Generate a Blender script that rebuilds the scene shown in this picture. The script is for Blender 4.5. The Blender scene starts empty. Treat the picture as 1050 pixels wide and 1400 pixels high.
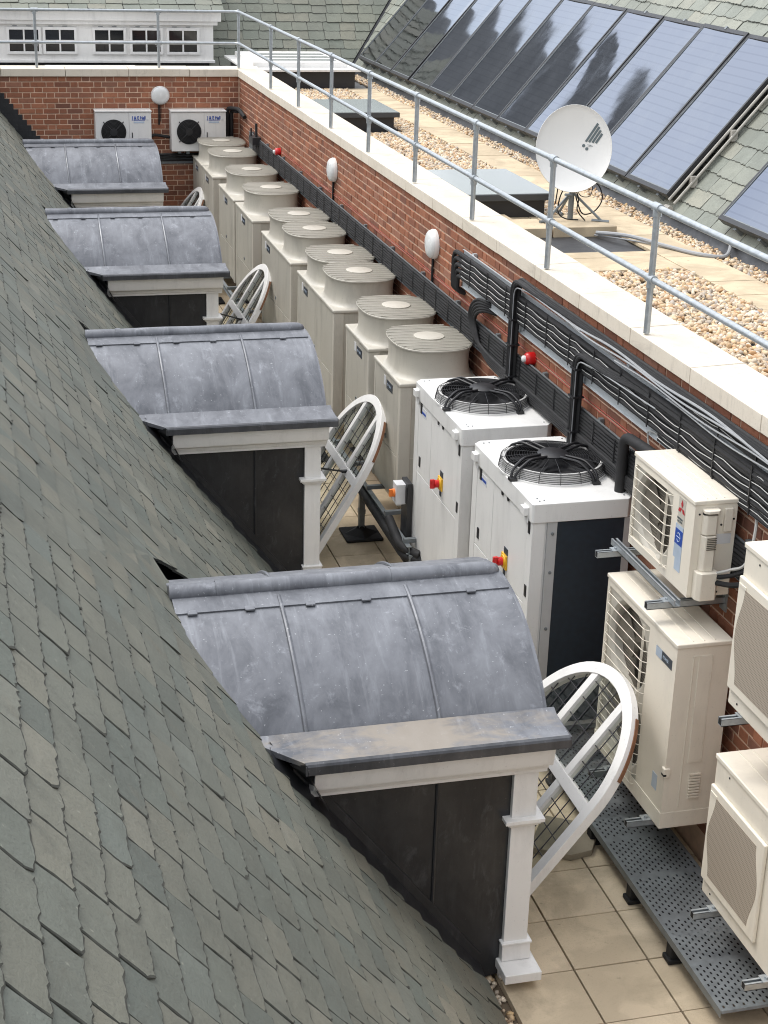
import bpy, bmesh, math, random
import numpy as np
from mathutils import Matrix, Vector
random.seed(7); rng = np.random.default_rng(7)
S = bpy.context.scene; COL = S.collection
PI = math.pi; R = math.radians
def lerp(a, b, t): return a + (b - a) * t

# ---------------------------------------------------------------- mesh builder
class MB:
    def __init__(s): s.v = []; s.f = []; s.mi = []; s.M = None
    def add(s, vs, fs, m=0):
        o = len(s.v)
        if s.M is not None: vs = [tuple(s.M @ Vector(p)) for p in vs]
        s.v.extend(vs)
        for f in fs: s.f.append(tuple(i + o for i in f)); s.mi.append(m)
        return s
    def box(s, x0, x1, y0, y1, z0, z1, m=0):
        vs = [(x, y, z) for z in (z0, z1) for y in (y0, y1) for x in (x0, x1)]
        return s.add(vs, [(0,2,3,1),(4,5,7,6),(0,1,5,4),(2,6,7,3),(0,4,6,2),(1,3,7,5)], m)
    def prism(s, poly, fn, d0, d1, m=0, caps=True):
        n = len(poly); vs = [fn(a, b, d0) for a, b in poly] + [fn(a, b, d1) for a, b in poly]
        fs = [(i, (i+1) % n, n + (i+1) % n, n + i) for i in range(n)]
        if caps: fs += [tuple(range(n-1, -1, -1)), tuple(range(n, 2*n))]
        return s.add(vs, fs, m)
    def tube(s, pts, r, n=8, m=0, closed=False, caps=True):
        pts = [Vector(p) for p in pts]; k = len(pts); vs = []; up = None
        for i, p in enumerate(pts):
            if closed: t = pts[(i+1) % k] - pts[i-1]
            else: t = pts[min(i+1, k-1)] - pts[max(i-1, 0)]
            if t.length < 1e-9: t = Vector((0,0,1))
            t.normalize()
            if up is None:
                up = Vector((0,0,1)) if abs(t.z) < .9 else Vector((0,1,0))
            a = t.cross(up)
            if a.length < 1e-4: a = t.cross(Vector((1,.3,.2)))
            a.normalize(); b = a.cross(t); up = b
            rr = r[i] if isinstance(r, (list, tuple)) else r
            for j in range(n):
                c, d = math.cos(2*PI*j/n), math.sin(2*PI*j/n); q = p + (a*c + b*d) * rr
                vs.append(tuple(q))
        fs = []
        for i in range(k if closed else k-1):
            i2 = (i+1) % k
            for j in range(n): fs.append((i*n+j, i*n+(j+1) % n, i2*n+(j+1) % n, i2*n+j))
        if caps and not closed: fs += [tuple(range(n-1,-1,-1)), tuple(range((k-1)*n, k*n))]
        return s.add(vs, fs, m)
    def lathe(s, prof, c, axis='z', n=32, m=0, sx=1, sy=1, p=2.0, cap0=False, cap1=False):
        # prof: list of (radius, height); p: superellipse power of the outline
        vs = []
        for r, h in prof:
            for j in range(n):
                t = 2*PI*j/n; ct, st = math.cos(t), math.sin(t)
                k = (abs(ct)**p + abs(st)**p) ** (-1/p)
                a, b = r*k*ct*sx, r*k*st*sy
                if axis == 'z': q = (c[0]+a, c[1]+b, c[2]+h)
                elif axis == 'x': q = (c[0]+h, c[1]+a, c[2]+b)
                else: q = (c[0]+a, c[1]+h, c[2]+b)
                vs.append(q)
        fs = []
        for i in range(len(prof)-1):
            for j in range(n): fs.append((i*n+j, i*n+(j+1) % n, (i+1)*n+(j+1) % n, (i+1)*n+j))
        if cap0: fs.append(tuple(range(n-1,-1,-1)))
        if cap1: fs.append(tuple(range((len(prof)-1)*n, len(prof)*n)))
        return s.add(vs, fs, m)
    def ring_plate(s, fn, a0, a1, b0, b1, ca, cb, r, n=40, m=0):
        # rectangle with a round hole, in the plane fn(a, b)
        vs = []
        for j in range(n):
            t = 2*PI*j/n; c, d = math.cos(t), math.sin(t)
            k = min((a1-ca)/c if c > 1e-9 else ((a0-ca)/c if c < -1e-9 else 1e9), (b1-cb)/d if d > 1e-9 else ((b0-cb)/d if d < -1e-9 else 1e9))
            vs.append(fn(ca+c*r, cb+d*r)); vs.append(fn(ca+c*k, cb+d*k))
        fs = [(2*j, 2*j+1, 2*((j+1) % n)+1, 2*((j+1) % n)) for j in range(n)]
        for (A, B) in ((a0,b0),(a1,b0),(a1,b1),(a0,b1)):
            t = math.atan2(B-cb, A-ca) % (2*PI); j = int(t/(2*PI/n)) % n
            s.add([fn(A, B), vs[2*j+1], vs[2*((j+1) % n)+1]], [(0,1,2)], m)
        return s.add(vs, fs, m)
    def build(s, name, mats, parent=None, smooth=False, bevel=0, angle=40, seg=2, loc=None):
        me = bpy.data.meshes.new(name); me.from_pydata(s.v, [], s.f)
        if not isinstance(mats, (list, tuple)): mats = [mats]
        for m in mats: me.materials.append(m)
        if len(mats) > 1: me.polygons.foreach_set('material_index', s.mi)
        bm = bmesh.new(); bm.from_mesh(me); bmesh.ops.recalc_face_normals(bm, faces=bm.faces); bm.to_mesh(me); bm.free()
        if smooth:
            me.polygons.foreach_set('use_smooth', [True]*len(me.polygons))
            me.set_sharp_from_angle(angle=R(angle))
        o = bpy.data.objects.new(name, me); COL.objects.link(o)
        if parent: o.parent = parent
        if loc: o.location = loc
        if bevel:
            b = o.modifiers.new('bevel', 'BEVEL'); b.width = bevel; b.segments = seg; b.limit_method = 'ANGLE'; b.angle_limit = R(35)
            me.polygons.foreach_set('use_smooth', [True]*len(me.polygons)); me.set_sharp_from_angle(angle=R(60)); b.harden_normals = True
        return o
def each(mb, name, mats, parent=None, **kw):
    # one object per separate piece of the builder
    par = list(range(len(mb.v)))
    def find(i):
        while par[i] != i: par[i] = par[par[i]]; i = par[i]
        return i
    for f in mb.f:
        for i in f[1:]: par[find(i)] = find(f[0])
    groups = {}
    for k, f in enumerate(mb.f): groups.setdefault(find(f[0]), []).append(k)
    out = []
    for ks in groups.values():
        m = MB(); idx = {}
        for k in ks:
            for i in mb.f[k]:
                if i not in idx: idx[i] = len(m.v); m.v.append(mb.v[i])
            m.f.append(tuple(idx[i] for i in mb.f[k])); m.mi.append(mb.mi[k])
        out.append(m.build(name, mats, parent, **kw))
    return out
def tag(o, label=None, cat=None, group=None, kind=None):
    if label: o['label'] = label
    if cat: o['category'] = cat
    if group: o['group'] = group
    if kind: o['kind'] = kind
    return o
def empty(name, loc, label=None, cat=None, group=None, rz=0):
    o = bpy.data.objects.new(name, None); COL.objects.link(o); o.location = loc; o.rotation_euler = (0,0,rz); o.empty_display_size = .1
    return tag(o, label, cat, group)
def copy_tree(o, parent=None):
    c = o.copy(); COL.objects.link(c); c.parent = parent
    for ch in list(o.children): copy_tree(ch, c)
    return c
def catmull(P, k=8):
    P = [Vector(p) for p in P]; out = []
    for i in range(len(P)-1):
        a, b, c, d = P[max(i-1,0)], P[i], P[i+1], P[min(i+2, len(P)-1)]
        for j in range(k):
            t = j/k
            out.append(.5*((2*b) + (c-a)*t + (2*a-5*b+4*c-d)*t*t + (3*b-a-3*c+d)*t**3))
    out.append(P[-1]); return out
def fillet(P, r, k=6):
    P = [Vector(p) for p in P]; out = [P[0]]
    for i in range(1, len(P)-1):
        a = (P[i-1]-P[i]); b = (P[i+1]-P[i]); d = min(r, a.length*.49, b.length*.49); a.normalize(); b.normalize()
        p0, p1 = P[i]+a*d, P[i]+b*d
        for j in range(k+1):
            t = j/k; out.append((1-t)**2*p0 + 2*t*(1-t)*P[i] + t*t*p1)
    out.append(P[-1]); return out
def text(name, body, size, o, xd, yd, mat, parent, sx=1.0, bold=0):
    cu = bpy.data.curves.new(name, 'FONT'); cu.body = body; cu.size = size; cu.extrude = .0006; cu.offset = bold
    t = bpy.data.objects.new(name, cu); COL.objects.link(t)
    bpy.context.view_layer.update()
    me = bpy.data.meshes.new_from_object(t.evaluated_get(bpy.context.evaluated_depsgraph_get())); bpy.data.objects.remove(t)
    xd = Vector(xd).normalized(); yd = Vector(yd).normalized(); zd = xd.cross(yd)
    M = Matrix((xd*sx, yd, zd)).transposed().to_4x4(); M.translation = Vector(o); me.transform(M)
    me.materials.clear(); me.materials.append(mat)
    ob = bpy.data.objects.new(name, me); COL.objects.link(ob)
    if parent: ob.parent = parent
    return ob

# ---------------------------------------------------------------- materials
def srgb(r, g, b):
    f = lambda c: (c/255/12.92 if c/255 <= .04045 else ((c/255+.055)/1.055)**2.4)
    return (f(r), f(g), f(b), 1)
class NT:
    def __init__(s, name):
        s.m = bpy.data.materials.new(name); s.m.use_nodes = True; s.t = s.m.node_tree; s.n = s.t.nodes; s.l = s.t.links
        s.b = s.n['Principled BSDF']; s.out = s.n['Material Output']
        tc = s.n.new('ShaderNodeTexCoord'); oi = s.n.new('ShaderNodeObjectInfo')
        va = s.n.new('ShaderNodeVectorMath'); va.operation = 'ADD'
        mu = s.n.new('ShaderNodeMath'); mu.operation = 'MULTIPLY'; mu.inputs[1].default_value = 37.0
        s.l.new(oi.outputs['Random'], mu.inputs[0]); s.l.new(tc.outputs['Object'], va.inputs[0]); s.l.new(mu.outputs[0], va.inputs[1])
        s.co = va.outputs[0]; s.obj = tc.outputs['Object']
    def link(s, a, b): s.l.new(a, b)
    def noise(s, scale, detail=4, rough=.6, stretch=None, dist=0):
        n = s.n.new('ShaderNodeTexNoise'); n.inputs['Scale'].default_value = scale; n.inputs['Detail'].default_value = detail
        n.inputs['Roughness'].default_value = rough; n.inputs['Distortion'].default_value = dist
        c = s.co
        if stretch:
            mp = s.n.new('ShaderNodeMapping'); mp.inputs['Scale'].default_value = stretch; s.l.new(c, mp.inputs[0]); c = mp.outputs[0]
        s.l.new(c, n.inputs['Vector']); return n.outputs['Fac']
    def ramp(s, fac, stops, interp='LINEAR'):
        r = s.n.new('ShaderNodeValToRGB'); r.color_ramp.interpolation = interp; e = r.color_ramp.elements
        while len(e) < len(stops): e.new(.5)
        for i, (p, c) in enumerate(stops):
            e[i].position = p; e[i].color = c if len(c) == 4 else (*c, 1)
        s.l.new(fac, r.inputs[0]); return r.outputs[0]
    def fac(s, fac, lo, hi, a=0., b=1.):
        m = s.n.new('ShaderNodeMapRange'); m.inputs[1].default_value = lo; m.inputs[2].default_value = hi; m.inputs[3].default_value = a; m.inputs[4].default_value = b
        s.l.new(fac, m.inputs[0]); return m.outputs[0]
    def mix(s, a, b, fac, mode='MIX'):
        m = s.n.new('ShaderNodeMix'); m.data_type = 'RGBA'; m.blend_type = mode
        for x, i in ((fac, 0), (a, 6), (b, 7)):
            if hasattr(x, 'links'): s.l.new(x, m.inputs[i])
            elif i == 0: m.inputs[0].default_value = x
            else: m.inputs[i].default_value = x if len(x) == 4 else (*x, 1)
        return m.outputs[2]
    def math(s, op, a, b=0.):
        m = s.n.new('ShaderNodeMath'); m.operation = op
        for i, x in enumerate((a, b)):
            if hasattr(x, 'links'): s.l.new(x, m.inputs[i])
            else: m.inputs[i].default_value = x
        return m.outputs[0]
    def island(s): return s.n.new('ShaderNodeNewGeometry').outputs['Random Per Island']
    def bump(s, h, strength=.3, dist=.01):
        b = s.n.new('ShaderNodeBump'); b.inputs['Strength'].default_value = strength; b.inputs['Distance'].default_value = dist
        s.l.new(h, b.inputs['Height']); s.l.new(b.outputs[0], s.b.inputs['Normal'])
    def set(s, color=None, rough=None, metal=None, spec=None):
        for k, v in (('Base Color', color), ('Roughness', rough), ('Metallic', metal), ('Specular IOR Level', spec)):
            if v is None: continue
            if hasattr(v, 'links'): s.l.new(v, s.b.inputs[k])
            else: s.b.inputs[k].default_value = v if k != 'Base Color' or len(v) == 4 else (*v, 1)
        return s
def plain(name, c, rough=.5, metal=0., var=.12, scale=6, grime=.0, spec=.5, bump=0):
    t = NT(name); c = Vector(c[:3])
    n = t.noise(scale, 5); col = t.ramp(n, [(.3, tuple(c*(1-var))), (.7, tuple(c*(1+var*.6)))])
    if grime:
        g = t.noise(5, 7, .72, (1,1,.22), .3); col = t.mix(col, tuple(c*.55) if c[0] > .2 else (.1,.09,.07), t.fac(g, .5, .8, 0, min(1, grime*2.2)))
        sp = t.noise(70, 2, .5); col = t.mix(col, tuple(c*.5), t.fac(sp, .66, .78, 0, grime*1.6))
    t.set(col, t.fac(t.noise(scale*2, 3), .3, .7, rough*.85, min(1, rough*1.15)), metal, spec)
    if bump: t.bump(t.noise(scale*8, 3), bump, .003)
    return t.m

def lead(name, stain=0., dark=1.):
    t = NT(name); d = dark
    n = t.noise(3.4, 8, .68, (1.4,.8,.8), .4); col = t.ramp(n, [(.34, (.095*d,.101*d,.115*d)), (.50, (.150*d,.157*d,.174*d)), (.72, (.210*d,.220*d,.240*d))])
    w = t.noise(9, 8, .72, (1,1,.45), .4); col = t.mix(col, (.46*max(d,.28),.48*max(d,.28),.52*max(d,.28)), t.fac(w, .57, .78, 0, .5))
    st = t.noise(16, 5, .7, (1,.10,.10), .2); col = t.mix(col, (.40*d,.42*d,.45*d), t.fac(st, .55, .78, 0, .35)); st2 = t.noise(13, 4, .7, (1,.07,.07), .2); col = t.mix(col, (.13*d,.137*d,.155*d), t.fac(st2, .55, .8, 0, .45))
    sp = t.noise(60, 2, .5); col = t.mix(col, (.45*d,.46*d,.48*d), t.fac(sp, .69, .76, 0, .6))
    dk = t.noise(5, 6, .7); col = t.mix(col, (.10*d,.105*d,.12*d), t.fac(dk, .58, .78, 0, .6))
    if stain:
        b = t.noise(4.2, 6, .65, (1,2.2,1), .5); sp_ = t.n.new('ShaderNodeSeparateXYZ'); t.link(t.obj, sp_.inputs[0])
        e = t.math('ADD', b, t.math('MULTIPLY', t.math('ABSOLUTE', t.math('ADD', sp_.outputs[0], .72)), -.42)); col = t.mix(col, (.275,.24,.195), t.fac(e, .20, .46, 0, stain))
    t.set(col, t.fac(n, .3, .7, .5, .36), .25, .5); t.bump(t.noise(3.2, 4, .5), .4, .02); return t.m
def slate_mat(name, cols, dirt=.35):
    t = NT(name); r = t.island()
    col = t.ramp(r, [(i/(len(cols)-1), c) for i, c in enumerate(cols)])
    n = t.noise(7, 8, .7, (1,1,1), .5); col = t.mix(col, tuple(c*.62 for c in cols[1]), t.fac(n, .48, .75, 0, .6))
    n6 = t.noise(.9, 4, .6); col = t.mix(col, tuple(c*.70 for c in cols[0]), t.fac(n6, .42, .68, 0, .55)); n7 = t.noise(34, 3, .55); col = t.mix(col, (.30,.30,.25), t.fac(n7, .68, .74, 0, .55))
    n2 = t.noise(26, 6, .7); col = t.mix(col, (.26,.26,.22), t.fac(n2, .6, .78, 0, .35))
    n3 = t.noise(2.5, 5, .6); col = t.mix(col, (.16,.125,.08), t.fac(n3, .6, .75, 0, dirt))
    n4 = t.noise(140, 3, .6); col = t.mix(col, (.06,.065,.06), t.fac(n4, .54, .75, 0, .55)); n5 = t.noise(12, 7, .75, (1,1,1), 1.2); col = t.mix(col, tuple(c*1.45 for c in cols[0]), t.fac(n5, .55, .72, 0, .5))
    t.set(col, .62, 0, .4); t.bump(t.noise(38, 7, .7, (1,1,1), .5), .7, .007); return t.m
M = {}
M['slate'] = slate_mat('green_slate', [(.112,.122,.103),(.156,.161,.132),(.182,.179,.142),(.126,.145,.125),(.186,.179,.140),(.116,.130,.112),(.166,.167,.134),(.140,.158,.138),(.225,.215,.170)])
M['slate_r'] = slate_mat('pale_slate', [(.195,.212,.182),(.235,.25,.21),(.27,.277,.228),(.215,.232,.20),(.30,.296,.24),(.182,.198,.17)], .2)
M['slate_f'] = slate_mat('grey_green_slate', [(.155,.172,.142),(.175,.188,.152),(.20,.205,.162),(.165,.18,.152),(.215,.21,.165)], .12)
M['slate_edge'] = plain('dressed_slate_edge', (.058,.060,.050), .9, 0, .45, 30); M['slate_edge_r'] = plain('pale_slate_edge', (.085,.088,.075), .85, 0, .3, 30)
M['felt'] = plain('roofing_felt', (.018,.018,.02), .9)
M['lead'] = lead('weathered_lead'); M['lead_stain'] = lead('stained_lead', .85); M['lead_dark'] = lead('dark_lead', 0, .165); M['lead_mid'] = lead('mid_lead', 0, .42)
M['white'] = plain('white_gloss_paint', (.80,.79,.765), .38, 0, .03, 4, .22)
M['beige'] = plain('cream_powder_coat', (.52,.492,.425), .42, 0, .05, 3, .28)
M['beige_d'] = plain('old_cream_powder_coat', (.455,.432,.372), .45, 0, .07, 2.5, .42)
M['beige_l'] = plain('pale_cream_powder_coat', (.77,.715,.61), .42, 0, .04, 3, .16)
M['cabinet'] = plain('white_powder_coat', (.72,.715,.695), .4, 0, .04, 3, .18)
M['grey_post'] = plain('light_grey_metal', (.46,.465,.465), .45, .1, .06)
M['black'] = plain('black_plastic', (.013,.013,.015), .45)
M['rubber'] = plain('black_rubber', (.02,.02,.021), .75, 0, .25, 9, 0, .3)
M['insul'] = plain('pipe_insulation', (.022,.022,.023), .7, 0, .3, 14, 0, .35, .3)
M['cable_w'] = plain('white_cable', (.46,.46,.44), .5)
M['cable_g'] = plain('grey_cable', (.30,.31,.32), .5)
M['galv'] = plain('galvanised_steel', (.40,.43,.45), .42, .55, .18, 22)
M['galv_d'] = plain('dull_galvanised_steel', (.20,.22,.23), .5, .4, .2, 18)
M['red'] = plain('red_plastic', (.55,.012,.012), .3); M['yellow'] = plain('yellow_plastic', (.75,.42,.02), .4)
M['orange'] = plain('orange_plastic', (.75,.20,.03), .4)
M['redwire'] = plain('red_cable', (.42,.07,.05), .5)
M['frost'] = plain('frosted_diffuser', (.70,.71,.70), .25)
M['wood'] = plain('bare_brown_timber', (.19,.085,.04), .7, 0, .3, 18)
M['anthracite'] = plain('anthracite_frame', (.022,.023,.026), .45, 0, .15)
M['navy'] = plain('coil_fins', (.010,.020,.032), .5, 0, .25, 30)
M['blue'] = plain('blue_print', (.02,.07,.35), .4); M['logo_red'] = plain('red_print', (.45,.02,.03), .4); M['label'] = plain('pale_blue_label', (.42,.50,.60), .4); M['paper'] = plain('paper_label', (.62,.63,.64), .5)
M['badge'] = plain('dark_badge', (.035,.045,.06), .35); M['print_grey'] = plain('grey_print', (.10,.13,.14), .5)
M['dish'] = plain('satin_dish_paint', (.70,.70,.68), .45, 0, .03, 3, .05)
M['brown_mesh'] = plain('dusty_coil_mesh', (.13,.115,.09), .7, 0, .15, 20)
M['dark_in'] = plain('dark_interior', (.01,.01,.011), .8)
M['came'] = plain('lead_came', (.05,.05,.055), .5, .3)

def stone(name, c1, c2, rough=.85):
    t = NT(name); n = t.noise(1.6, 7, .65, (1,1,1), .6); col = t.ramp(n, [(.3, c1), (.7, c2)])
    f = t.noise(90, 3, .6); col = t.mix(col, tuple(x*.62 for x in c1), t.fac(f, .55, .8, 0, .35))
    g = t.noise(4.5, 7, .75, (1,.4,1), 1.0); col = t.mix(col, tuple(x*.55 for x in c1), t.fac(g, .56, .8, 0, .55)); g2 = t.noise(14, 6, .75, (1,1,.2), .3); col = t.mix(col, tuple(x*.6 for x in c1), t.fac(g2, .54, .78, 0, .6))
    t.set(col, rough, 0, .3); t.bump(f, .15, .003); return t.m
M['coping'] = stone('limestone', (.62,.555,.455), (.71,.645,.545)); M['pebble_base'] = plain('grit', (.16,.12,.08), .95)
def slab_mat(name, a, b):
    t = NT(name); r = t.island(); col = t.ramp(r, [(0, a), (1, b)])
    n = t.noise(2.2, 7, .7, None, .5); col = t.mix(col, tuple(x*.55 for x in a), t.fac(n, .46, .72, 0, .75)); wm = t.noise(1.1, 3, .5, None, 1.5); col = t.mix(col, tuple(x*.72 for x in a), t.fac(wm, .50, .56, 0, .5))
    f = t.noise(130, 3); col = t.mix(col, tuple(x*.5 for x in a), t.fac(f, .55, .8, 0, .5))
    sp = t.noise(16, 3, .5); col = t.mix(col, (.10,.085,.065), t.fac(sp, .70, .78, 0, .5))
    t.set(col, .85, 0, .3); t.bump(f, .2, .003); return t.m
M['slab'] = slab_mat('buff_concrete_slab', (.58,.475,.33), (.67,.555,.40))
M['slab_path'] = slab_mat('sunbleached_slab', (.53,.43,.295), (.59,.485,.335))
t = NT('river_pebbles'); r = t.island()
col = t.ramp(r, [(0,(.56,.39,.22)),(.15,(.66,.54,.38)),(.3,(.45,.26,.12)),(.45,(.70,.60,.46)),(.58,(.36,.31,.25)),(.7,(.62,.43,.22)),(.82,(.76,.68,.56)),(.92,(.30,.20,.12)),(1,(.50,.48,.45))])
n = t.noise(40, 4, .6); col = t.mix(col, (.25,.16,.09), t.fac(n, .5, .75, 0, .45)); t.set(col, .6, 0, .4); M['pebble'] = t.m
t = NT('red_stock_brick'); r = t.island()
col = t.ramp(r, [(0,(.265,.108,.064)),(.2,(.335,.138,.078)),(.4,(.215,.092,.060)),(.55,(.385,.165,.096)),(.7,(.295,.118,.070)),(.85,(.320,.158,.106)),(1,(.180,.082,.058))])
nb_ = t.noise(1.0, 5, .65, None, .6); col = t.mix(col, (.17,.085,.06), t.fac(nb_, .48, .70, 0, .5)); n = t.noise(22, 7, .7); col = t.mix(col, (.12,.055,.040), t.fac(n, .5, .75, 0, .5)); n = t.noise(9, 5, .7); col = t.mix(col, (.36,.26,.19), t.fac(n, .60, .8, 0, .45))
t.set(col, .9, 0, .2); t.bump(t.noise(60, 6, .7), .5, .006); M['brick'] = t.m
M['mortar'] = plain('pink_mortar', (.68,.485,.355), .95, 0, .22, 9, .25)
t = NT('solar_glass'); n = t.noise(1.1, 2, .4, None, .6); sp_ = t.n.new('ShaderNodeSeparateXYZ'); t.link(t.obj, sp_.inputs[0]); ln = t.math('GREATER_THAN', t.math('FRACT', t.math('MULTIPLY', sp_.outputs[2], 15.0)), .82); dn = t.noise(2.4, 7, .7, (1,1,.5), .6); sc_ = t.mix((.255,.270,.305), (.215,.228,.262), t.math('MULTIPLY', ln, .75)); sc_ = t.mix(sc_, (.33,.34,.35), t.fac(dn, .48, .75, 0, .45)); t.set(sc_, t.fac(dn, .4, .75, .025, .12), 1.0, .5)
wv = t.noise(1.6, 2, .4); t.bump(wv, .05, .05); M['solar'] = t.m
t = NT('rooflight_glass'); t.set((.30,.335,.335), .18, .12, .8); M['sky_glass'] = t.m
t = NT('dark_window_glass'); t.set((.012,.014,.017), .06, 0, .6); M['win_glass'] = t.m
t = NT('clear_glass'); tr = t.n.new('ShaderNodeBsdfTransparent'); gl = t.n.new('ShaderNodeBsdfGlossy'); gl.inputs['Roughness'].default_value = .03
mx = t.n.new('ShaderNodeMixShader'); tr.inputs[0].default_value = (.80,.84,.82,1)
mx.inputs[0].default_value = .15; t.link(tr.outputs[0], mx.inputs[1]); t.link(gl.outputs[0], mx.inputs[2]); t.link(mx.outputs[0], t.out.inputs[0]); M['glass'] = t.m
def stripe_mat(name, a, b, axis, freq, rough=.6):
    t = NT(name); sp = t.n.new('ShaderNodeSeparateXYZ'); t.link(t.obj, sp.inputs[0])
    v = t.math('FRACT', t.math('MULTIPLY', sp.outputs[axis], freq)); k = t.math('GREATER_THAN', v, .5)
    n = t.noise(3, 4); col = t.mix(a, b, k); col = t.mix(col, tuple(x*.6 for x in a), t.fac(n, .5, .75, 0, .5)); t.set(col, rough); return t.m
M['guard'] = stripe_mat('bell_guard_bars', (.30,.28,.235), (.17,.16,.13), 1, 60)
M['fins'] = stripe_mat('condenser_fins', (.19,.17,.135), (.10,.09,.075), 2, 55)
t = NT('punched_grille'); ch = t.n.new('ShaderNodeTexVoronoi'); ch.inputs['Scale'].default_value = 75; ch.inputs['Randomness'].default_value = 0.0; t.link(t.obj, ch.inputs['Vector'])
t.set(t.mix((.17,.145,.115), (.40,.345,.28), t.fac(ch.outputs['Distance'], .25, .45)), .6); M['punched'] = t.m
t = NT('perforated_zinc'); ch = t.n.new('ShaderNodeTexVoronoi'); ch.inputs['Scale'].default_value = 28; ch.inputs['Randomness'].default_value = 0.0; t.link(t.obj, ch.inputs['Vector'])
t.set(t.mix((.05,.05,.05), (.50,.53,.55), t.fac(ch.outputs['Distance'], .2, .26)), .5, .3); M['perf'] = t.m
# ---------------------------------------------------------------- camera, light, sky
cam = bpy.data.cameras.new('camera'); co = bpy.data.objects.new('camera', cam); COL.objects.link(co)
ya, pi_, ro = -2.65554563e-01, -3.72657134e-01, -3.07613492e-02
Rz = Matrix.Rotation(ya, 3, 'Z'); Rx = Matrix.Rotation(pi_, 3, 'X'); Ry = Matrix.Rotation(ro, 3, 'Y')
RM = Rz @ Rx @ Ry; r_, f_, u_ = RM.col[0], RM.col[1], RM.col[2]
mw = Matrix((r_, u_, -f_)).transposed().to_4x4(); mw.translation = (0, 0, 5.5); co.matrix_world = mw
cam.sensor_fit = 'VERTICAL'; cam.sensor_height = 24; cam.lens = 2197.0/1400*24; cam.clip_end = 2000; cam.clip_start = .05
S.camera = co
SUN_EL, SUN_AZ = R(60), R(-46)            # azimuth measured from +Y towards +X
sd = Vector((math.sin(SUN_AZ)*math.cos(SUN_EL), math.cos(SUN_AZ)*math.cos(SUN_EL), math.sin(SUN_EL)))
sl = bpy.data.lights.new('sun', 'SUN'); sl.energy = 1.25; sl.angle = R(20); sl.color = (1, .955, .89)
so = bpy.data.objects.new('sun', sl); COL.objects.link(so); so.rotation_euler = sd.to_track_quat('Z', 'Y').to_euler()
W = bpy.data.worlds.new('World'); S.world = W; W.use_nodes = True; wt = W.node_tree; wn = wt.nodes; wl = wt.links
bg = wn['Background']; sky = wn.new('ShaderNodeTexSky'); sky.sky_type = 'NISHITA'; sky.sun_disc = False; sky.sun_elevation = SUN_EL; sky.sun_rotation = SUN_AZ % (2*PI)
sky.dust_density = 2.0; sky.air_density = 1.2
tc = wn.new('ShaderNodeTexCoord'); mp = wn.new('ShaderNodeMapping'); mp.inputs['Scale'].default_value = (1.3, 1.3, 2.6)
nz = wn.new('ShaderNodeTexNoise'); nz.inputs['Scale'].default_value = 1.7; nz.inputs['Detail'].default_value = 7; nz.inputs['Roughness'].default_value = .55; nz.inputs['Distortion'].default_value = .3
cr = wn.new('ShaderNodeMapRange'); cr.inputs[1].default_value = .36; cr.inputs[2].default_value = .58; cr.inputs[3].default_value = .55; cr.inputs[4].default_value = .96
mx = wn.new('ShaderNodeMix'); mx.data_type = 'RGBA'; mx.inputs[7].default_value = (9.6, 9.7, 10.0, 1)
wl.new(tc.outputs['Generated'], mp.inputs[0]); wl.new(mp.outputs[0], nz.inputs['Vector']); wl.new(nz.outputs['Fac'], cr.inputs[0]); gz = wn.new('ShaderNodeVectorMath'); gz.operation = 'DOT_PRODUCT'; ga, ge = R(-13.5), R(25.5); gz.inputs[1].default_value = (math.sin(ga)*math.cos(ge), math.cos(ga)*math.cos(ge), math.sin(ge))
gr = wn.new('ShaderNodeMapRange'); gr.inputs[1].default_value = math.cos(R(6.0)); gr.inputs[2].default_value = math.cos(R(2.0)); gr.inputs[3].default_value = 1; gr.inputs[4].default_value = .45; gr.interpolation_type = 'SMOOTHSTEP'
gw = wn.new('ShaderNodeVectorMath'); gw.operation = 'ADD'; gn = wn.new('ShaderNodeTexNoise'); gn.inputs['Scale'].default_value = 9; gs = wn.new('ShaderNodeVectorMath'); gs.operation = 'SCALE'; gs.inputs['Scale'].default_value = .06
wl.new(tc.outputs['Generated'], gn.inputs['Vector']); wl.new(gn.outputs['Color'], gs.inputs[0]); wl.new(tc.outputs['Generated'], gw.inputs[0]); wl.new(gs.outputs[0], gw.inputs[1]); wl.new(gw.outputs[0], gz.inputs[0]); wl.new(gz.outputs['Value'], gr.inputs[0])
gm = wn.new('ShaderNodeMath'); gm.operation = 'MULTIPLY'; wl.new(cr.outputs[0], gm.inputs[0]); wl.new(gr.outputs[0], gm.inputs[1]); wl.new(gm.outputs[0], mx.inputs[0])
dt = wn.new('ShaderNodeVectorMath'); dt.operation = 'DOT_PRODUCT'; dt.inputs[1].default_value = tuple(Vector((sd.x*1.4, sd.y*1.0, sd.z)).normalized())
dm = wn.new('ShaderNodeMapRange'); dm.inputs[1].default_value = -.35; dm.inputs[2].default_value = .9; dm.inputs[3].default_value = .30; dm.inputs[4].default_value = 1.36
cm_ = wn.new('ShaderNodeMix'); cm_.data_type = 'RGBA'; cm_.blend_type = 'MULTIPLY'; cm_.inputs[0].default_value = 1; cm_.inputs[6].default_value = (9.6, 9.7, 10.0, 1)
wl.new(tc.outputs['Generated'], dt.inputs[0]); wl.new(dt.outputs['Value'], dm.inputs[0]); wl.new(dm.outputs[0], cm_.inputs[7]); wl.new(cm_.outputs[2], mx.inputs[7])
wl.new(sky.outputs[0], mx.inputs[6]); wl.new(mx.outputs[2], bg.inputs[0]); bg.inputs[1].default_value = .145
S.view_settings.view_transform = 'Standard'; S.view_settings.look = 'None'; S.view_settings.gamma = 1; S.view_settings.exposure = .50
S.cycles.filter_width = 1.05; S.cycles.use_denoising = True; S.cycles.max_bounces = 7; S.cycles.diffuse_bounces = 3; S.cycles.transparent_max_bounces = 12
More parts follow.
